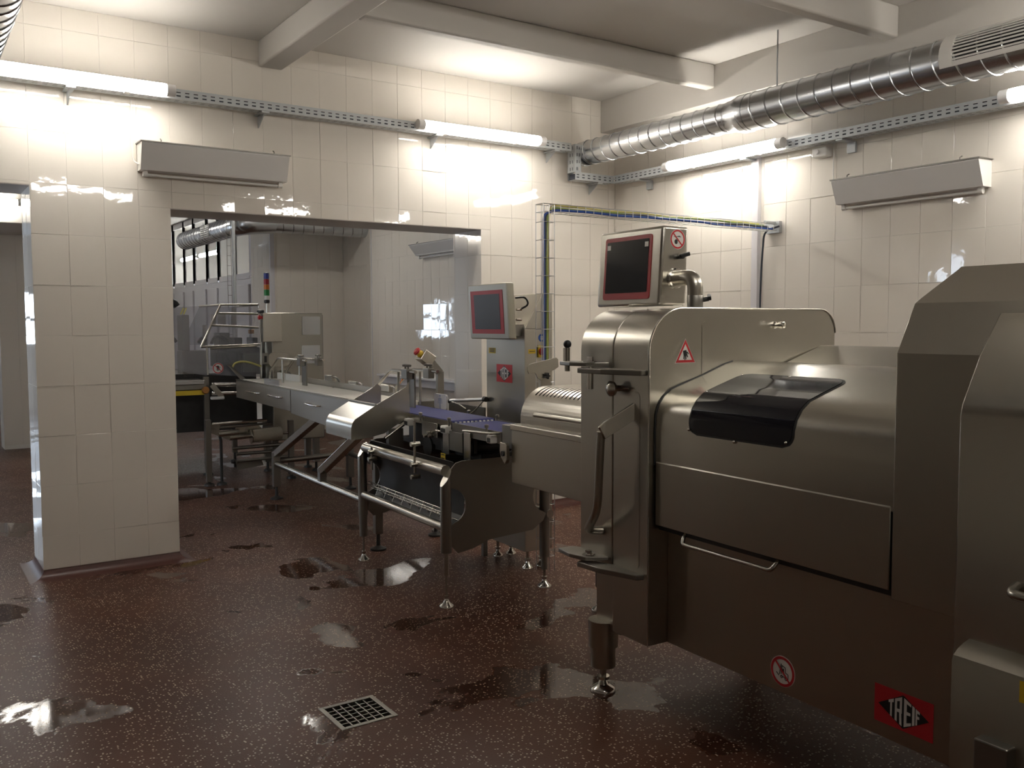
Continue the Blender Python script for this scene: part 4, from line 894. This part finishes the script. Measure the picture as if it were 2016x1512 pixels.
# ================================================================ CONTROL TOWER with tilted monitor
VT, UT0, UT1 = 2.95, 4.63, 5.09
tw = thing('control_tower', 'tall stainless control cabinet with red framed monitor and TREIF plate', 'cabinet', (3.15, 4.85, 0))
tl, tr_ = MU(1033, 577, UT0), MU(1087, 575, UT0)
zt = tl[2]; VT2 = tr_[0]; VSl = MU(1067, 590, UT0)[0]; zt0 = MU(1034, 648, UT0)[2]
build(G().box(VT, VT2, UT0, UT1, .12, zt0), 'cabinet', STEEL, tw, smooth=0, bevel=.003)
sl = [(VT, zt0), (VSl, zt), (VT2, zt), (VT2, zt0)]
build(G().prism([(p[0], p[1]) for p in sl], 'y', UT0+.0, UT1), 'sloped_top', STEEL, tw, smooth=0, bevel=.003)
build(G().prism([(VT-.001, zt0), (VSl, zt), (VSl+.005, zt), (VT+.004, zt0)], 'y', UT0-.004, UT0), 'edge_highlight', CHROME, tw, smooth=0)  # polished strip added as the bright highlight along the sloped edge
for v in (VT+.05, VT2-.05):
    for u in (UT0+.05, UT1-.05): foot(tw, v, u, .13, .035, .010)
a_, b_ = MV(977, 733, VT), MV(1009, 736, VT); c_ = MV(993, 735, VT)
logo(tw, (VT, c_[1], c_[2]), NV, .19, .112)
c_ = MV(969, 690, VT); note(tw, (VT, c_[1], c_[2]), NV, .085, .035, YEL, 3)
c_ = MU(1045, 692, UT0); note(tw, (c_[0]+.01, UT0, c_[2]), NU, .055, .026, YEL, 1)
c_ = MU(1063, 692, UT0)
es = build(G().box(c_[0]-.020, c_[0]+.025, UT0-.012, UT0, c_[2]-.036, c_[2]+.036), 'main_switch', YEL, tw, smooth=0, bevel=.003)
build(G().lathe((c_[0]+.004, UT0-.012, c_[2]), NU, [(0, .022), (.014, .02), (.018, .012)], 20), 'rotary_knob', RED, es)
c_ = MU(1066, 665, UT0); s_ = flat(disc(.024), (c_[0], UT0, c_[2]), frame3(NU), .0003, 'mandatory_sticker', SIGNBLUE, tw)
flat([seg((-.008, .006), (.008, .006), .006), [(-.008, 0), (.008, 0), (.006, -.014), (-.006, -.014)]], (c_[0], UT0, c_[2]), frame3(NU), .0009, 'pictogram', SIGNW, s_)
# monitor: face turned to the aisle
VMn = 2.83
mA, mB, mC, mD = MV(928, 562, VMn), MV(1004, 557, VMn), MV(1012, 669, VMn), MV(934, 667, VMn)
um0, um1, zm0, zm1 = mB[1], mA[1], mD[2], mA[2]
tilt = -.02
def mon(u, z, off=0.0): return (VMn+tilt*(z-zm0)/(zm1-zm0)-.008+off, u, z)
g = G(); pf = [mon(um0, zm0), mon(um1, zm0), mon(um1, zm1), mon(um0, zm1)]
mo = build(G().plate(pf, (.055, 0, 0)), 'monitor', STEEL, tw, smooth=0, bevel=.008)
wM, hM = um1-um0, zm1-zm0
def mplate(a, b, c, d, off, nm, m_, th=.002): return build(G().plate([mon(um0+wM*p, zm0+hM*q, off) for p, q in ((a, c), (b, c), (b, d), (a, d))], (-th, 0, 0)), nm, m_, mo, smooth=0)
mplate(.10, .93, .10, .88, 0, 'bezel', RED_D); mplate(.18, .84, .18, .81, -.002, 'screen', SCREEN2, .001)
build(G().box(VMn+.05, VT+.02, um0+.06, um0+.16, zm0+.02, zm0+.09), 'monitor_arm', STEEL_D, tw, smooth=0)
ca = [(VMn+.05, um0+.02, zm1-.09), (VMn+.09, um0-.03, zm1-.085), (VMn+.115, um0-.03, zm1-.13), (VMn+.08, um0+.0, zm1-.155)]
build(G().tube(bend(ca, .03), .006, 8), 'cable_loop', BPLAST, tw)
for z in (zm1-.16, zm1-.22): build(G().cyl((VMn+.05, um0+.01, z), (VMn+.085, um0+.01, z), .008, 10), 'cable_gland', CHROME, tw)
# ================================================================ EMERGENCY STOP BOX on its post
VE = 3.02
e0, e1 = MV(866, 742, VE), MV(866, 790, VE)
ep = thing('stop_box', 'small steel box with red emergency stop button on a bent post', 'stop button', (VE, e1[1], 0))
ue = e0[1]; zt2 = MV(866, 726, VE)[2]; e2 = MU(848, 712, ue)
build(G().bar((VE, ue, 0), (VE, ue, zt2-.02), .05, .03, up=(0, 1, 0)), 'post', STEEL_D, ep, smooth=0)
build(G().bar((VE, ue, zt2-.03), (e2[0], ue, e2[2]), .03, .05), 'arm', STEEL_D, ep, smooth=0)
d_ = Vector((-.82, 0, .57)); cc = Vector((e2[0], ue, e2[2]))
bx = build(G().bar(cc-d_*.0-Vector((.57, 0, .82))*.0, cc+d_*.10, .10, .085), 'box', STEEL_S, ep, smooth=0, bevel=.004)
top = cc+d_*.10
build(G().lathe(top, d_, [(0, .028), (.012, .024), (.022, .02)], 20), 'collar', YEL, bx); build(G().lathe(top+d_*.022, d_, [(0, .018), (.006, .029), (.018, .029), (.026, .018)], 20), 'button', RED, bx)
build(G().lathe((VE, ue, 0), (0, 0, 1), [(0, .07), (.012, .07), (.014, .03)], 24), 'base_plate', STEEL_D, ep)
# ================================================================ DISCHARGE CHUTE dropping to the aisle side
UC0, UC1 = 5.17, 5.60
ch = thing('discharge_chute', 'bent stainless chute with raised side wings between blue belt and infeed conveyor', 'chute', (2.25, 5.4, .75))
near = [MU(x, y, UC0) for x, y in ((691, 866), (691, 843), (693, 834), (698, 826), (739, 798), (798, 762), (804, 752), (807, 818), (757, 853), (726, 862))]
build(G().plate([(p[0], UC0-.003, p[2]) for p in near], (0, .003, 0)), 'near_wing', STEEL_S, ch, smooth=0)
pf = [near[0], near[1], near[2], near[3], near[4]]
bed = [(p[0], p[2]) for p in (near[0], near[1], near[2], near[3])]
e_ = MU(739, 799, UC0); bed += [(e_[0], e_[2])]
build(G().sheet(bed, 'y', UC0, UC1, -.004), 'bed', STEEL_S, ch, smooth=25)
zl2, vl2 = e_[2], e_[0]
build(G().box(vl2-.004, vl2+.012, UC0+.0, UC1, zl2-.012, zl2+.012), 'lip', STEEL_D, ch, smooth=0, bevel=.003)
farw = [MU(x, y, UC1) for x, y in ((694, 788), (735, 762), (743, 755), (750, 762), (750, 800), (744, 806))]
build(G().plate([(p[0], UC1, p[2]) for p in farw], (0, .003, 0)), 'far_wing', STEEL_S, ch, smooth=0)
bb = [(MU(x, y, UC0+.03)) for x, y in ((758, 863), (796, 834))]
build(G().tube([(bb[0][0], UC0+.03, bb[0][2]), (bb[1][0], UC0+.03, bb[1][2])], .012, 12), 'fixing_bar', STEEL_S, ch)
build(G().box(2.30, 2.40, UC0+.02, UC0+.06, .735, near[8][2]+.02), 'fixing_post', STEEL_D, ch, smooth=0)
# tall post and sensor rails over the belt joint
# ================================================================ INFEED CONVEYOR of the wrapping machine
VI, VI2, UI0, UI1, ZI0, ZI1 = 2.40, 3.12, 5.70, 9.12, .80, .975
inf = thing('infeed_conveyor', 'long infeed conveyor with white belt and stainless side covers with pull handles', 'conveyor', (2.75, 7.4, 0))
um = MV(572, 785, VI)[1]
for (u0, u1, zb_) in ((um+.012, UI1, ZI0+.0), (UI0+.36, um-.006, ZI0-.03)):
    z0l = zb_
    pts = [(u1, z0l), (u1, ZI1), (u0, ZI1), (u0, z0l-.005)] if u0 > um else [(u1, z0l+.01), (u1, ZI1), (u0-.36, ZI1), (u0+.02, z0l-.035)]
    build(G().plate([(VI, p[0], p[1]) for p in pts], (.012, 0, 0)), 'side_cover', STEEL_M, inf, smooth=0, bevel=.002)
build(G().box(VI-.004, VI+.02, UI0, UI1, ZI1, ZI1+.008), 'edge_rail', STEEL, inf, smooth=0)
for (px, py, w2) in ((496, 772, 11), (540, 780, 12), (613, 797, 13)):
    a_, b_ = MV(px-w2, py-2, VI-.02), MV(px+w2, py+2, VI-.02); u0, u1, z = b_[1], a_[1], (a_[2]+b_[2])/2
    handle(inf, [(VI, u1, z), (VI-.035, u1-.03, z), (VI-.035, u0+.03, z), (VI, u0, z)], .007, 'pull_handle', CHROME, .03)
build(G().box(VI+.03, VI+.36, UI0+.02, UI1-.14, ZI1-.02, ZI1+.012), 'white_belt', ACRYL_B, inf, smooth=0, bevel=.004)
build(G().box(VI+.36, 2.95, UI0+.02, UI1-.3, ZI1-.15, ZI1+.004), 'bed', STEEL_D, inf, smooth=0)
build(G().box(VI+.012, VI+.36, UI0+.1, UI1, ZI0+.02, ZI1-.02), 'frame', STEEL_D, inf, smooth=0)
build(G().box(VI+.38, VI+.40, UI0+.8, UI1-.3, ZI1, ZI1+.055), 'rear_guide', STEEL, inf, smooth=0)
a_ = MV(546, 752, VI+.40); build(G().box(VI+.34, VI+.36, MV(592, 757, VI+.35)[1], MV(548, 750, VI+.35)[1], ZI1+.012, ZI1+.075), 'white_guide', ACRYL_B, inf, smooth=0)
b0, b1 = MV(520, 756, VI+.02)[1], MV(548, 763, VI+.02)[1]
build(G().box(VI+.02, VI+.03, b1, b0, ZI1, ZI1+.06), 'clear_guide', ACRYL, inf, smooth=0)
# legs, cranked arms and stretchers
la, lb = MZ(545, 982), MZ(690, 962)
def legpost(v, u, ztop, w_=.062): 
    o = build(G().bar((v, u, .11), (v, u, ztop), w_, w_*.9, up=(0, 1, 0)), 'leg', STEEL_D, inf, smooth=0, bevel=.004); build(G().lathe((v, u, 0), (0, 0, 1), [(0, .055), (.012, .055), (.02, .03), (.03, .014), (.12, .012)], 20), 'levelling_foot', IRON, inf); return o
VL, UL = la[0], la[1]
za = MV(545, 891, VL)[2]; tp = MV(613, 816, VL)
legpost(VL, UL, za)
build(G().bar((VL, UL, za-.02), (VL+.10, tp[1], tp[2]+.0), .06, .055), 'cranked_arm', STEEL_S, inf, smooth=0, bevel=.003)
s0_, s1_ = MV(634, 925, VL), MV(684, 866, VL)
build(G().bar((VL, s0_[1], s0_[2]-.09), (VL, s0_[1], s0_[2]+.01), .055, .055, up=(0, 1, 0)), 'arm_post', STEEL_D, inf, smooth=0, bevel=.003)
build(G().bar((VL, s0_[1], s0_[2]-.01), (VL+.08, s1_[1], s1_[2]+.02), .06, .055), 'cranked_arm', STEEL_S, inf, smooth=0, bevel=.003)
ld = MZ(745, 1082); legpost(ld[0], ld[1], .60, .055)
zr = MV(545, 913, VL)[2]
build(G().tube([(VL, UL, zr), (VL, ld[1], zr)], .026, 16), 'stretcher', STEEL_S, inf)
legpost(lb[0], lb[1], .80); legpost(2.92, 5.78, .8)
build(G().tube([(VL, UL, zr+.02), (lb[0], lb[1], zr+.02)], .024, 14), 'stretcher', STEEL_D, inf); build(G().tube([(lb[0], lb[1], zr+.02), (2.92, 5.78, zr+.02)], .024, 14), 'stretcher', STEEL_D, inf)
# bent-rod carriers with clamps above the belt: one at each end
def carrier(upost, vp, zt_, u_reach, name, dv=.20):
    zb_ = ZI1
    o = build(G().box(vp, vp+.012, upost-.055, upost+.055, zb_-.006, zt_+.01), name, STEEL_D, inf, smooth=0, bevel=.002)
    for k in (0, 1):
        v = vp-.03-.0*k+(.16*k)
        build(G().tube(bend([(v, u_reach, zb_), (v, u_reach, zt_-.14), (v, u_reach-.28, zt_), (v, upost-.14, zt_)], .04), .011, 10), 'bent_rod', STEEL_S, o)
        build(G().cyl((v, u_reach-.40, zb_), (v, u_reach-.40, zt_), .009, 10), 'drop_rod', STEEL_S, o)
        c = (v, upost, zt_)
        build(G().box(v-.022, v+.022, upost-.05, upost+.035, zt_-.05, zt_+.018), 'clamp_block', STEEL_D, o, smooth=0, bevel=.004)
        for du in (-.03, .015): build(G().lathe((v, upost+du, zt_+.018), (0, 0, 1), [(0, .006), (.012, .006), (.014, .02), (.026, .022), (.03, .01)], 12), 'thumb_screw', STEEL_D, o)
    return o
up1, zc1 = MV(808, 735, 2.58)[1], MV(808, 731, 2.58)[2]
carrier(up1, 2.58, zc1, MV(738, 735, 2.55)[1], 'carrier_post')
up2, zc2 = MV(598, 709, 2.62)[1], MV(598, 709, 2.62)[2]
carrier(up2, 2.62, zc2, MV(533, 722, 2.60)[1], 'carrier_post')
# sensor heads on curved stalks
for (px, py, w_) in ((650, 745, 9), (697, 757, 9), (760, 764, 8), (560, 735, 10)):
    c_ = MV(px, py, 2.82); s = build(G().box(2.80, 2.84, c_[1]-.09, c_[1]+.09, c_[2]-.03, c_[2]+.03), 'sensor_head', STEEL_S, inf, smooth=0, bevel=.008)
    build(G().tube(bend([(2.82, c_[1]-.09, c_[2]+.015), (2.82, c_[1]-.17, c_[2]+.015), (2.82, c_[1]-.24, c_[2]-.04), (2.82, c_[1]-.25, ZI1-.02)], .06), .008, 8), 'stalk', STEEL_D, s)
for (px, py) in ((705, 772), (693, 772), (664, 765)):
    c_ = MV(px, py, 2.80); build(G().tube(bend([(2.8, c_[1], c_[2]+.03), (2.8, c_[1]+.04, c_[2]), (2.8, c_[1]+.02, ZI1-.02)], .03), .005, 8), 'air_hose', COPPER, inf)
build(G().tube(bend([MV(796, 738, 2.66), MV(789, 752, 2.70), MV(778, 770, 2.74), (2.76, MV(775, 778, 2.76)[1], ZI1)], .06), .004, 8), 'orange_lead', ORANGE, inf)
for (px, py) in ((635, 765), (656, 767)): build(G().ball(MV(px, py, 2.74), .02, 12), 'ball_grip', CHROME, inf)
# ================================================================ WRAPPING MACHINE with acrylic guard
UP = 9.30
wm = thing('wrapping_machine', 'wrapping machine behind a clear acrylic guard with a red no-hands sticker', 'machine', (1.8, 9.8, 0))
def PU(x, y, u=UP): return MU(x, y, u)
v_l = PU(345, 700)[0]-.35; v_r = PU(513, 700)[0]
zg0, zg1, zg2 = PU(460, 740)[2], PU(460, 681)[2], PU(460, 600)[2]
def pu(px, py, du=0.0): p = PU(px, py); return (p[0], UP+du, p[2])
def rail(pts, r_=.012, name='guard_frame', m=STEEL_S, parent=None): return build(G().tube([pu(*p) if len(p) == 2 else p for p in pts], r_, 8), name, m, parent or wm)
gd = build(G().plate([pu(*p) for p in ((396, 683), (434, 600), (508, 600), (513, 678))], (0, .004, 0)), 'upper_guard', ACRYL, wm, smooth=0)
build(G().plate([pu(*p) for p in ((407, 684), (513, 680), (513, 742), (409, 738))], (0, .004, 0)), 'lower_guard', ACRYL, wm, smooth=0)
build(G().plate([pu(*p) for p in ((340, 605), (432, 601), (394, 683), (405, 684), (408, 740), (340, 728))], (0, .004, 0)), 'side_guard', ACRYL, wm, smooth=0)
for pts in (((396, 683), (434, 600), (508, 600), (509, 606)), ((396, 683), (513, 678)), ((407, 684), (409, 738)), ((414, 640), (508, 645)), ((430, 617), (508, 618)), ((513, 612), (514, 745)), ((414, 686), (506, 681))): rail(pts, .011)
dz = .9
gb = build(G().plate([(p[0], UP+dz, p[2]) for p in (pu(434, 600), pu(508, 600), pu(513, 678), pu(396, 683))], (0, .004, 0)), 'back_guard', ACRYL, wm, smooth=0)
for k in (434, 508): p = pu(k, 600); build(G().tube([p, (p[0], UP+dz, p[2])], .012, 8), 'guard_frame', STEEL_S, wm)
for (px, y0, y1) in ((442, 618, 640), (455, 618, 640), (462, 618, 641), (483, 605, 640), (424, 640, 683)):
    p, q = pu(px, y0, .45), pu(px, y1, .45); build(G().bar(p, q, .045, .03, up=(0, 1, 0)), 'inner_post', STEEL_D, wm, smooth=0)
# lower body, deck rails and yellow stop rail
build(G().box(v_l, v_r+.05, UP+.35, UP+1.5, .42, 1.02), 'body', IRON, wm, smooth=0)
build(G().box(v_l, PU(407, 780)[0], UP+.02, UP+.35, PU(380, 768)[2], PU(380, 750)[2]), 'deck', STEEL_D, wm, smooth=0, bevel=.004)
build(G().box(v_l, PU(402, 780)[0], UP-.01, UP+.02, PU(380, 772)[2]-.03, PU(380, 765)[2]-.02), 'yellow_rail', YEL, wm, smooth=0)
build(G().box(v_l, PU(402, 780)[0], UP-.02, UP+.03, PU(380, 757)[2], PU(380, 749)[2]), 'deck_profile', ALU, wm, smooth=0, bevel=.004)
for (px0, px1, y0, y1, m_) in ((418, 470, 688, 720, IRON), (352, 402, 690, 742, STEEL_D), (434, 470, 700, 742, IRON), (470, 512, 690, 735, STEEL_D), (425, 446, 655, 690, IRON), (455, 470, 664, 682, IRON), (490, 500, 664, 682, IRON), (352, 368, 620, 690, STEEL_D), (440, 505, 684, 696, IRON)):
    p, q = PU(px0, y0, UP+.5), PU(px1, y1, UP+.5); build(G().box(p[0], q[0], UP+.35, UP+.6, q[2], p[2]), 'mechanism_block', m_, wm, smooth=0, bevel=.01)
for pts in (((430, 678), (434, 668), (442, 662), (452, 664), (462, 672)), ((404, 676), (412, 664), (420, 672)), ((345, 655), (352, 664), (360, 674))): build(G().tube(bend([pu(a, b, .3) for a, b in pts], .05), .016, 8), 'hose', IRON, wm)
build(G().tube(bend([pu(340, 607, .3), pu(345, 594, .3), pu(354, 593, .3), pu(361, 602, .3)], .08), .035, 12), 'extract_hose', BPLAST, wm)
build(G().tube(bend([pu(455, 727, -.02), pu(460, 715, -.02), pu(475, 711, -.02), pu(490, 713, -.02), pu(513, 721, -.02)], .05), .010, 8), 'yellow_hose', STRAW, wm)
for (x0, x1) in ((354, 359), (360, 364)): build(G().plate([pu(x0, 619), pu(x0+3, 619), pu(x1+4, 606), pu(x1+1, 606)], (0, -.003, 0)), 'yellow_stripe', STRAW, wm, smooth=0)
build(G().box(*sorted((PU(497, 652)[0], PU(506, 657)[0])), UP+.1, UP+.16, PU(500, 657)[2], PU(500, 649)[2]), 'valve', COPPER, wm, smooth=0, bevel=.004)
c_ = PU(429, 725); ban(wm, (c_[0], UP-.004, c_[2]), NU, .055, HAND, label='no-hands sign, red ring on white')
rl = MZ(410, 935)
for (v, u) in ((rl[0], rl[1]), (v_r-.05, UP+.9), (1.55, UP+.4), (1.55, UP+1.2)):
    build(G().bar((v, u, .10), (v, u, 1.0), .05, .05, up=(0, 1, 0)), 'leg', STEEL_D, wm, smooth=0); build(G().lathe((v, u, 0), (0, 0, 1), [(0, .05), (.02, .045), (.03, .015), (.11, .013)], 18), 'levelling_foot', IRON, wm)
c_ = PU(403, 768); build(G().lathe((c_[0], UP-.03, c_[2]), NU, [(0, .03), (.01, .038), (.02, .03)], 20), 'hand_wheel', COPPER, wm)
for y in (757, 774): p, q = pu(415, y, -.04), pu(470, y, -.04); build(G().cyl(p, q, .020, 14), 'idle_roller', CHROME, wm)
p = pu(418, 780, -.06); build(G().bar(pu(414, 757, -.06), pu(434, 781, -.06), .03, .05), 'tension_arm', STEEL_S, wm, smooth=0)
build(G().box(p[0]-.03, p[0]+.10, UP-.09, UP-.03, p[2]-.03, p[2]+.0), 'tension_block', WPLAST, wm, smooth=0, bevel=.01)
# film feed plate
build(G().plate([pu(445, 718, -.02), pu(452, 718, -.02), pu(480, 748, -.14), pu(472, 752, -.14)], (0, -.01, 0)), 'film_plate', STEEL_D, wm, smooth=0)
# ================================================================ FILM UNWINDER under the infeed
US_ = 8.75
fu = thing('film_unwinder', 'film unwinder with a paper roll and chrome rollers under the infeed conveyor', 'roll holder', (2.6, US_, 0))
def fp(x, y, du=0): p = MU(x, y, US_); return (p[0], US_+du, p[2])
for (x0, y0, x1, y1, r_, m_, nm) in ((418, 836, 525, 827, .016, CHROME, 'roller'), (418, 843, 535, 833, .012, STEEL_D, 'roller'), (430, 855, 470, 851, .028, STEEL_S, 'roller'), (452, 862, 496, 857, .026, STEEL_S, 'roll_mandrel'), (496, 859, 553, 852, .062, PAPER, 'film_roll'), (457, 883, 560, 874, .018, STEEL_D, 'roller'), (465, 894, 566, 886, .016, STEEL_D, 'roller'), (466, 908, 566, 898, .016, STEEL_D, 'roller'), (553, 853, 575, 851, .012, CHROME, 'roll_shaft')):
    build(G().cyl(fp(x0, y0), fp(x1, y1), r_, 18), nm, m_, fu)
build(G().lathe(fp(494, 859.5), (1, 0, 0), [(-.006, .03), (.0, .07), (.008, .07), (.014, .03)], 20), 'roll_flange', STEEL_S, fu)
build(G().plate([fp(x, y, .08) for x, y in ((468, 842), (512, 836), (520, 845), (552, 840), (552, 850), (466, 858))], (0, .006, 0)), 'cover_plate', STEEL_S, fu, smooth=0)
build(G().plate([fp(x, y, .1) for x, y in ((468, 908), (520, 905), (525, 918), (474, 928))], (0, .006, 0)), 'drip_plate', STEEL_D, fu, smooth=0)
for (px, yb) in ((409, 940), (572, 920)):
    p = fp(px, 835); build(G().bar((p[0], US_, .04), (p[0], US_, p[2]+.04), .05, .05, up=(0, 1, 0)), 'upright', STEEL_D, fu, smooth=0); build(G().lathe((p[0], US_, 0), (0, 0, 1), [(0, .05), (.02, .045), (.03, .015), (.06, .013)], 18), 'levelling_foot', IRON, fu)
for (a, b) in (((409, 838), (432, 842)), ((409, 845), (455, 862))): build(G().bar(fp(*a), fp(*b), .03, .05), 'side_arm', STEEL_S, fu, smooth=0)
p = fp(435, 866); build(G().tube([fp(432, 855), fp(435, 868), (fp(435, 868)[0], US_, .06)], .014, 10).lathe((fp(435, 868)[0], US_, .0), (0, 0, 1), [(0, .05), (.02, .045), (.03, .015), (.07, .013)], 18), 'spare_foot', IRON, fu)
# ================================================================ CONTROL CABINET with filter grilles and signal tower
UCb = 9.0
cbn = thing('control_cabinet', 'stainless control cabinet with two white filter grilles beside the wrapping machine', 'cabinet', (2.95, 9.2, 0))
cl, cr, ct = MU(540, 620, UCb)[0], MU(635, 620, UCb)[0], MU(590, 616, UCb)[2]
build(G().box(cl-.03, cr, UCb, UCb+.40, .35, ct), 'body', STEEL, cbn, smooth=0, bevel=.010)
build(G().box(cr-.003, cr+.003, UCb+.01, UCb+.40, .36, ct-.02), 'door_seam', RUBBER, cbn, smooth=0)
for (y0, y1) in ((623, 659), (680, 715)):
    a_, b_ = MU(594, y0, UCb), MU(630, y1, UCb)
    fg = build(G().plate([(p[0], UCb, p[1]) for p in rrect(a_[0], b_[0], b_[2], a_[2], .012)], (0, -.012, 0)), 'filter_grille', WPLAST, cbn, smooth=0, bevel=.003)
    w_, h_ = b_[0]-a_[0], a_[2]-b_[2]
    for i in range(9): z = b_[2]+h_*(.14+.72*i/8); build(G().box(a_[0]+w_*.12, b_[0]-w_*.12, UCb-.017, UCb-.012, z-.0035, z+.0035), 'louvre', ENAMEL, fg, smooth=0)
a_, b_ = MU(517, 616, UCb-.12), MU(556, 673, UCb-.12)
build(G().box(a_[0], b_[0], UCb-.12, UCb-.04, b_[2], a_[2]), 'operator_panel', STEEL_S, cbn, smooth=0, bevel=.006)
build(G().box(a_[0]+.06, b_[0]-.06, UCb-.05, UCb+.01, (a_[2]+b_[2])/2-.05, (a_[2]+b_[2])/2+.05), 'panel_bracket', STEEL_D, cbn, smooth=0)
c_ = MU(513, 625, UCb-.10); build(G().cyl((c_[0]+.03, UCb-.10, c_[2]), (c_[0]+.0, UCb-.10, c_[2]), .014, 12).lathe((c_[0], UCb-.10, c_[2]), (-1, 0, 0), [(0, .012), (.006, .022), (.02, .022), (.026, .012)], 16), 'stop_button', RED, cbn)
c_ = MU(510, 613, UCb-.10); build(G().lathe((c_[0]+.015, UCb-.10, c_[2]-.02), (0, 0, 1), [(0, .01), (.01, .035), (.03, .035), (.036, .02)], 18), 'mushroom_cap', BPLAST, cbn)
a_, b_ = MU(515, 695, UCb), MU(528, 717, UCb); lk = build(G().box(a_[0], b_[0], UCb-.02, UCb, b_[2], a_[2]), 'main_switch', STEEL_D, cbn, smooth=0, bevel=.003)
build(G().box(a_[0]+.02, b_[0]-.02, UCb-.026, UCb-.02, b_[2]+.02, a_[2]-.03), 'switch_grip', BPLAST, lk, smooth=0)
a_, b_ = MU(528, 694, UCb), MU(570, 722, UCb); build(G().plate([(p[0], UCb, p[1]) for p in rrect(a_[0], b_[0], b_[2], a_[2], .05)], (0, -.01, 0)), 'round_cover', STEEL_S, cbn, smooth=0, bevel=.002)
for v in (cl, cr-.07):
    for u in (UCb+.07, UCb+.33): build(G().bar((v, u, .10), (v, u, .36), .06, .06, up=(0, 1, 0)), 'leg', STEEL_D, cbn, smooth=0); build(G().lathe((v, u, 0), (0, 0, 1), [(0, .045), (.02, .04), (.03, .014), (.11, .013)], 18), 'levelling_foot', IRON, cbn)
# signal tower
sx = MU(525.5, 600, UCb+.1); vz = lambda y: MU(525.5, y, UCb+.1)[2]
stt = thing('signal_tower', 'signal tower with blue, red, orange and green lenses on top of the control cabinet', 'signal light', (sx[0], UCb+.1, ct))
build(G().cyl((sx[0], UCb+.1, ct), (sx[0], UCb+.1, vz(596)), .014, 12), 'stem', STEEL_S, stt)
build(G().lathe((sx[0], UCb+.1, vz(597)), (0, 0, 1), [(0, .022), (.008, .028), (.03, .028), (.036, .02)], 16), 'base', BPLAST, stt)
build(G().cyl((sx[0], UCb+.1, vz(592)), (sx[0], UCb+.1, vz(582)), .022, 16), 'clear_lens', WPLAST, stt)
for (y0, y1, m_, nm) in ((582, 570.5, GREEN, 'green_lens'), (570, 560.5, ORANGE, 'orange_lens'), (560, 549.5, LRED, 'red_lens'), (549, 538.5, LBLUE, 'blue_lens')): build(G().cyl((sx[0], UCb+.1, vz(y0)), (sx[0], UCb+.1, vz(y1)), .0265, 20), nm, m_, stt)
build(G().lathe((sx[0], UCb+.1, vz(538.5)), (0, 0, 1), [(0, .0265), (.006, .026), (.010, .016)], 20), 'top_cap', BPLAST, stt)
# ================================================================ SERVICES OF THE PACKING ROOM
YD2 = 10.7
d2a, d2b = WX(366, 470, 3.9), None
xd = 3.75
p0, p1 = WX(364, 472, xd), WX(470, 446, xd)
zd = (p0[2]+p1[2])/2
dk = thing('ventilation_duct', 'galvanised spiral duct with an elbow and small grille in the packing room', 'duct', (xd, p1[1], zd), rot=0)
g = G(); spiral(g, (xd, p0[1], zd), (xd, p1[1]+.10, zd), .13, .14); build(g, 'long_duct', GALV, dk)
build(G().tube(bend([(xd, p1[1]+.12, zd), (xd, p1[1]-.16, zd), (xd+.4, p1[1]-.16, zd+.04)], .18, 8), .14, 32), 'elbow', GALV, dk)
g = G(); spiral(g, (xd+.35, p1[1]-.16, zd+.04), (5.6, p1[1]-.16, zd+.04), .13, .14); build(g, 'cross_duct', GALV, dk)
for (a, b) in ((395, 402), (404, 411)):
    y0, y1 = WX(a, 465, xd-.13)[1], WX(b, 463, xd-.13)[1]
    gq = build(G().box(xd-.137, xd-.126, y1, y0, zd-.085, zd+.085), 'grille', WPLAST, dk, smooth=0)
    for i in range(6): z = zd-.07+.14*i/5; build(G().box(xd-.141, xd-.137, y1+.015, y0-.015, z-.007, z+.007), 'slot', BPLAST, gq, smooth=0)
tC = thing('cable_tray', 'perforated cable tray high on the niche wall of the packing room', 'cable tray', (4.6, YR2-.12, 2.9), rot=0)
zz = WY(620, 458, YR2-.15)[2]
tray(tC, (XW, YR2-.15, zz), (5.4, YR2-.15, zz))
for x in (4.5, 5.2): build(G().box(x-.02, x+.02, YR2-.15, YR2, zz-.02, zz), 'bracket', GALV_M, tC, smooth=0)
# vertical wire ladder with cables going down behind the guard
lx = WY(455, 500, 11.6)
vb = thing('wire_basket', 'vertical wire basket with a grey pipe dropping behind the acrylic guard', 'wire basket', (lx[0], 11.6, 1.0), rot=0)
g = G()
for dx in (-.05, .0): g.tube([(lx[0]+dx, 11.6, .8), (lx[0]+dx, 11.6, ZC)], .004, 6)
for i in range(20): z = .9+i*.125; g.tube([(lx[0]-.05, 11.6, z), (lx[0], 11.6, z)], .004, 6)
build(g, 'ladder', STEEL_D, vb)
tag(build(G().cyl((lx[0]+.035, 11.6, .8), (lx[0]+.035, 11.6, ZC), .022, 12), 'cable_conduit', GALV_M, base=(lx[0]+.035, 11.6, .8)), 'grey vertical conduit beside the wire ladder in the packing room', 'conduit')
# white trunking on the far niche wall
tx = WY(535, 500, YR2-.02)[0]
tag(build(G().box(tx-.03, tx+.03, YR2-.04, YR2, .4, ZC-.3), 'cable_trunking', PVC, smooth=0, bevel=.004, base=(tx, YR2, .4)), 'white plastic cable trunking on the far tiled wall of the packing room', 'trunking')
# low white ledge and basin along the side wall
z1 = WX(850, 745, XR-.06)[2]
tag(build(G().box(XR-.10, XR, 8.6, 10.6, z1-.03, z1).box(XR-.06, XR, 8.6, 10.6, z1-.12, z1-.03), 'wall_rail', PVC, smooth=0, bevel=.006, base=(XR, 9.6, z1)), 'white bumper rail along the side wall of the packing room', 'rail')
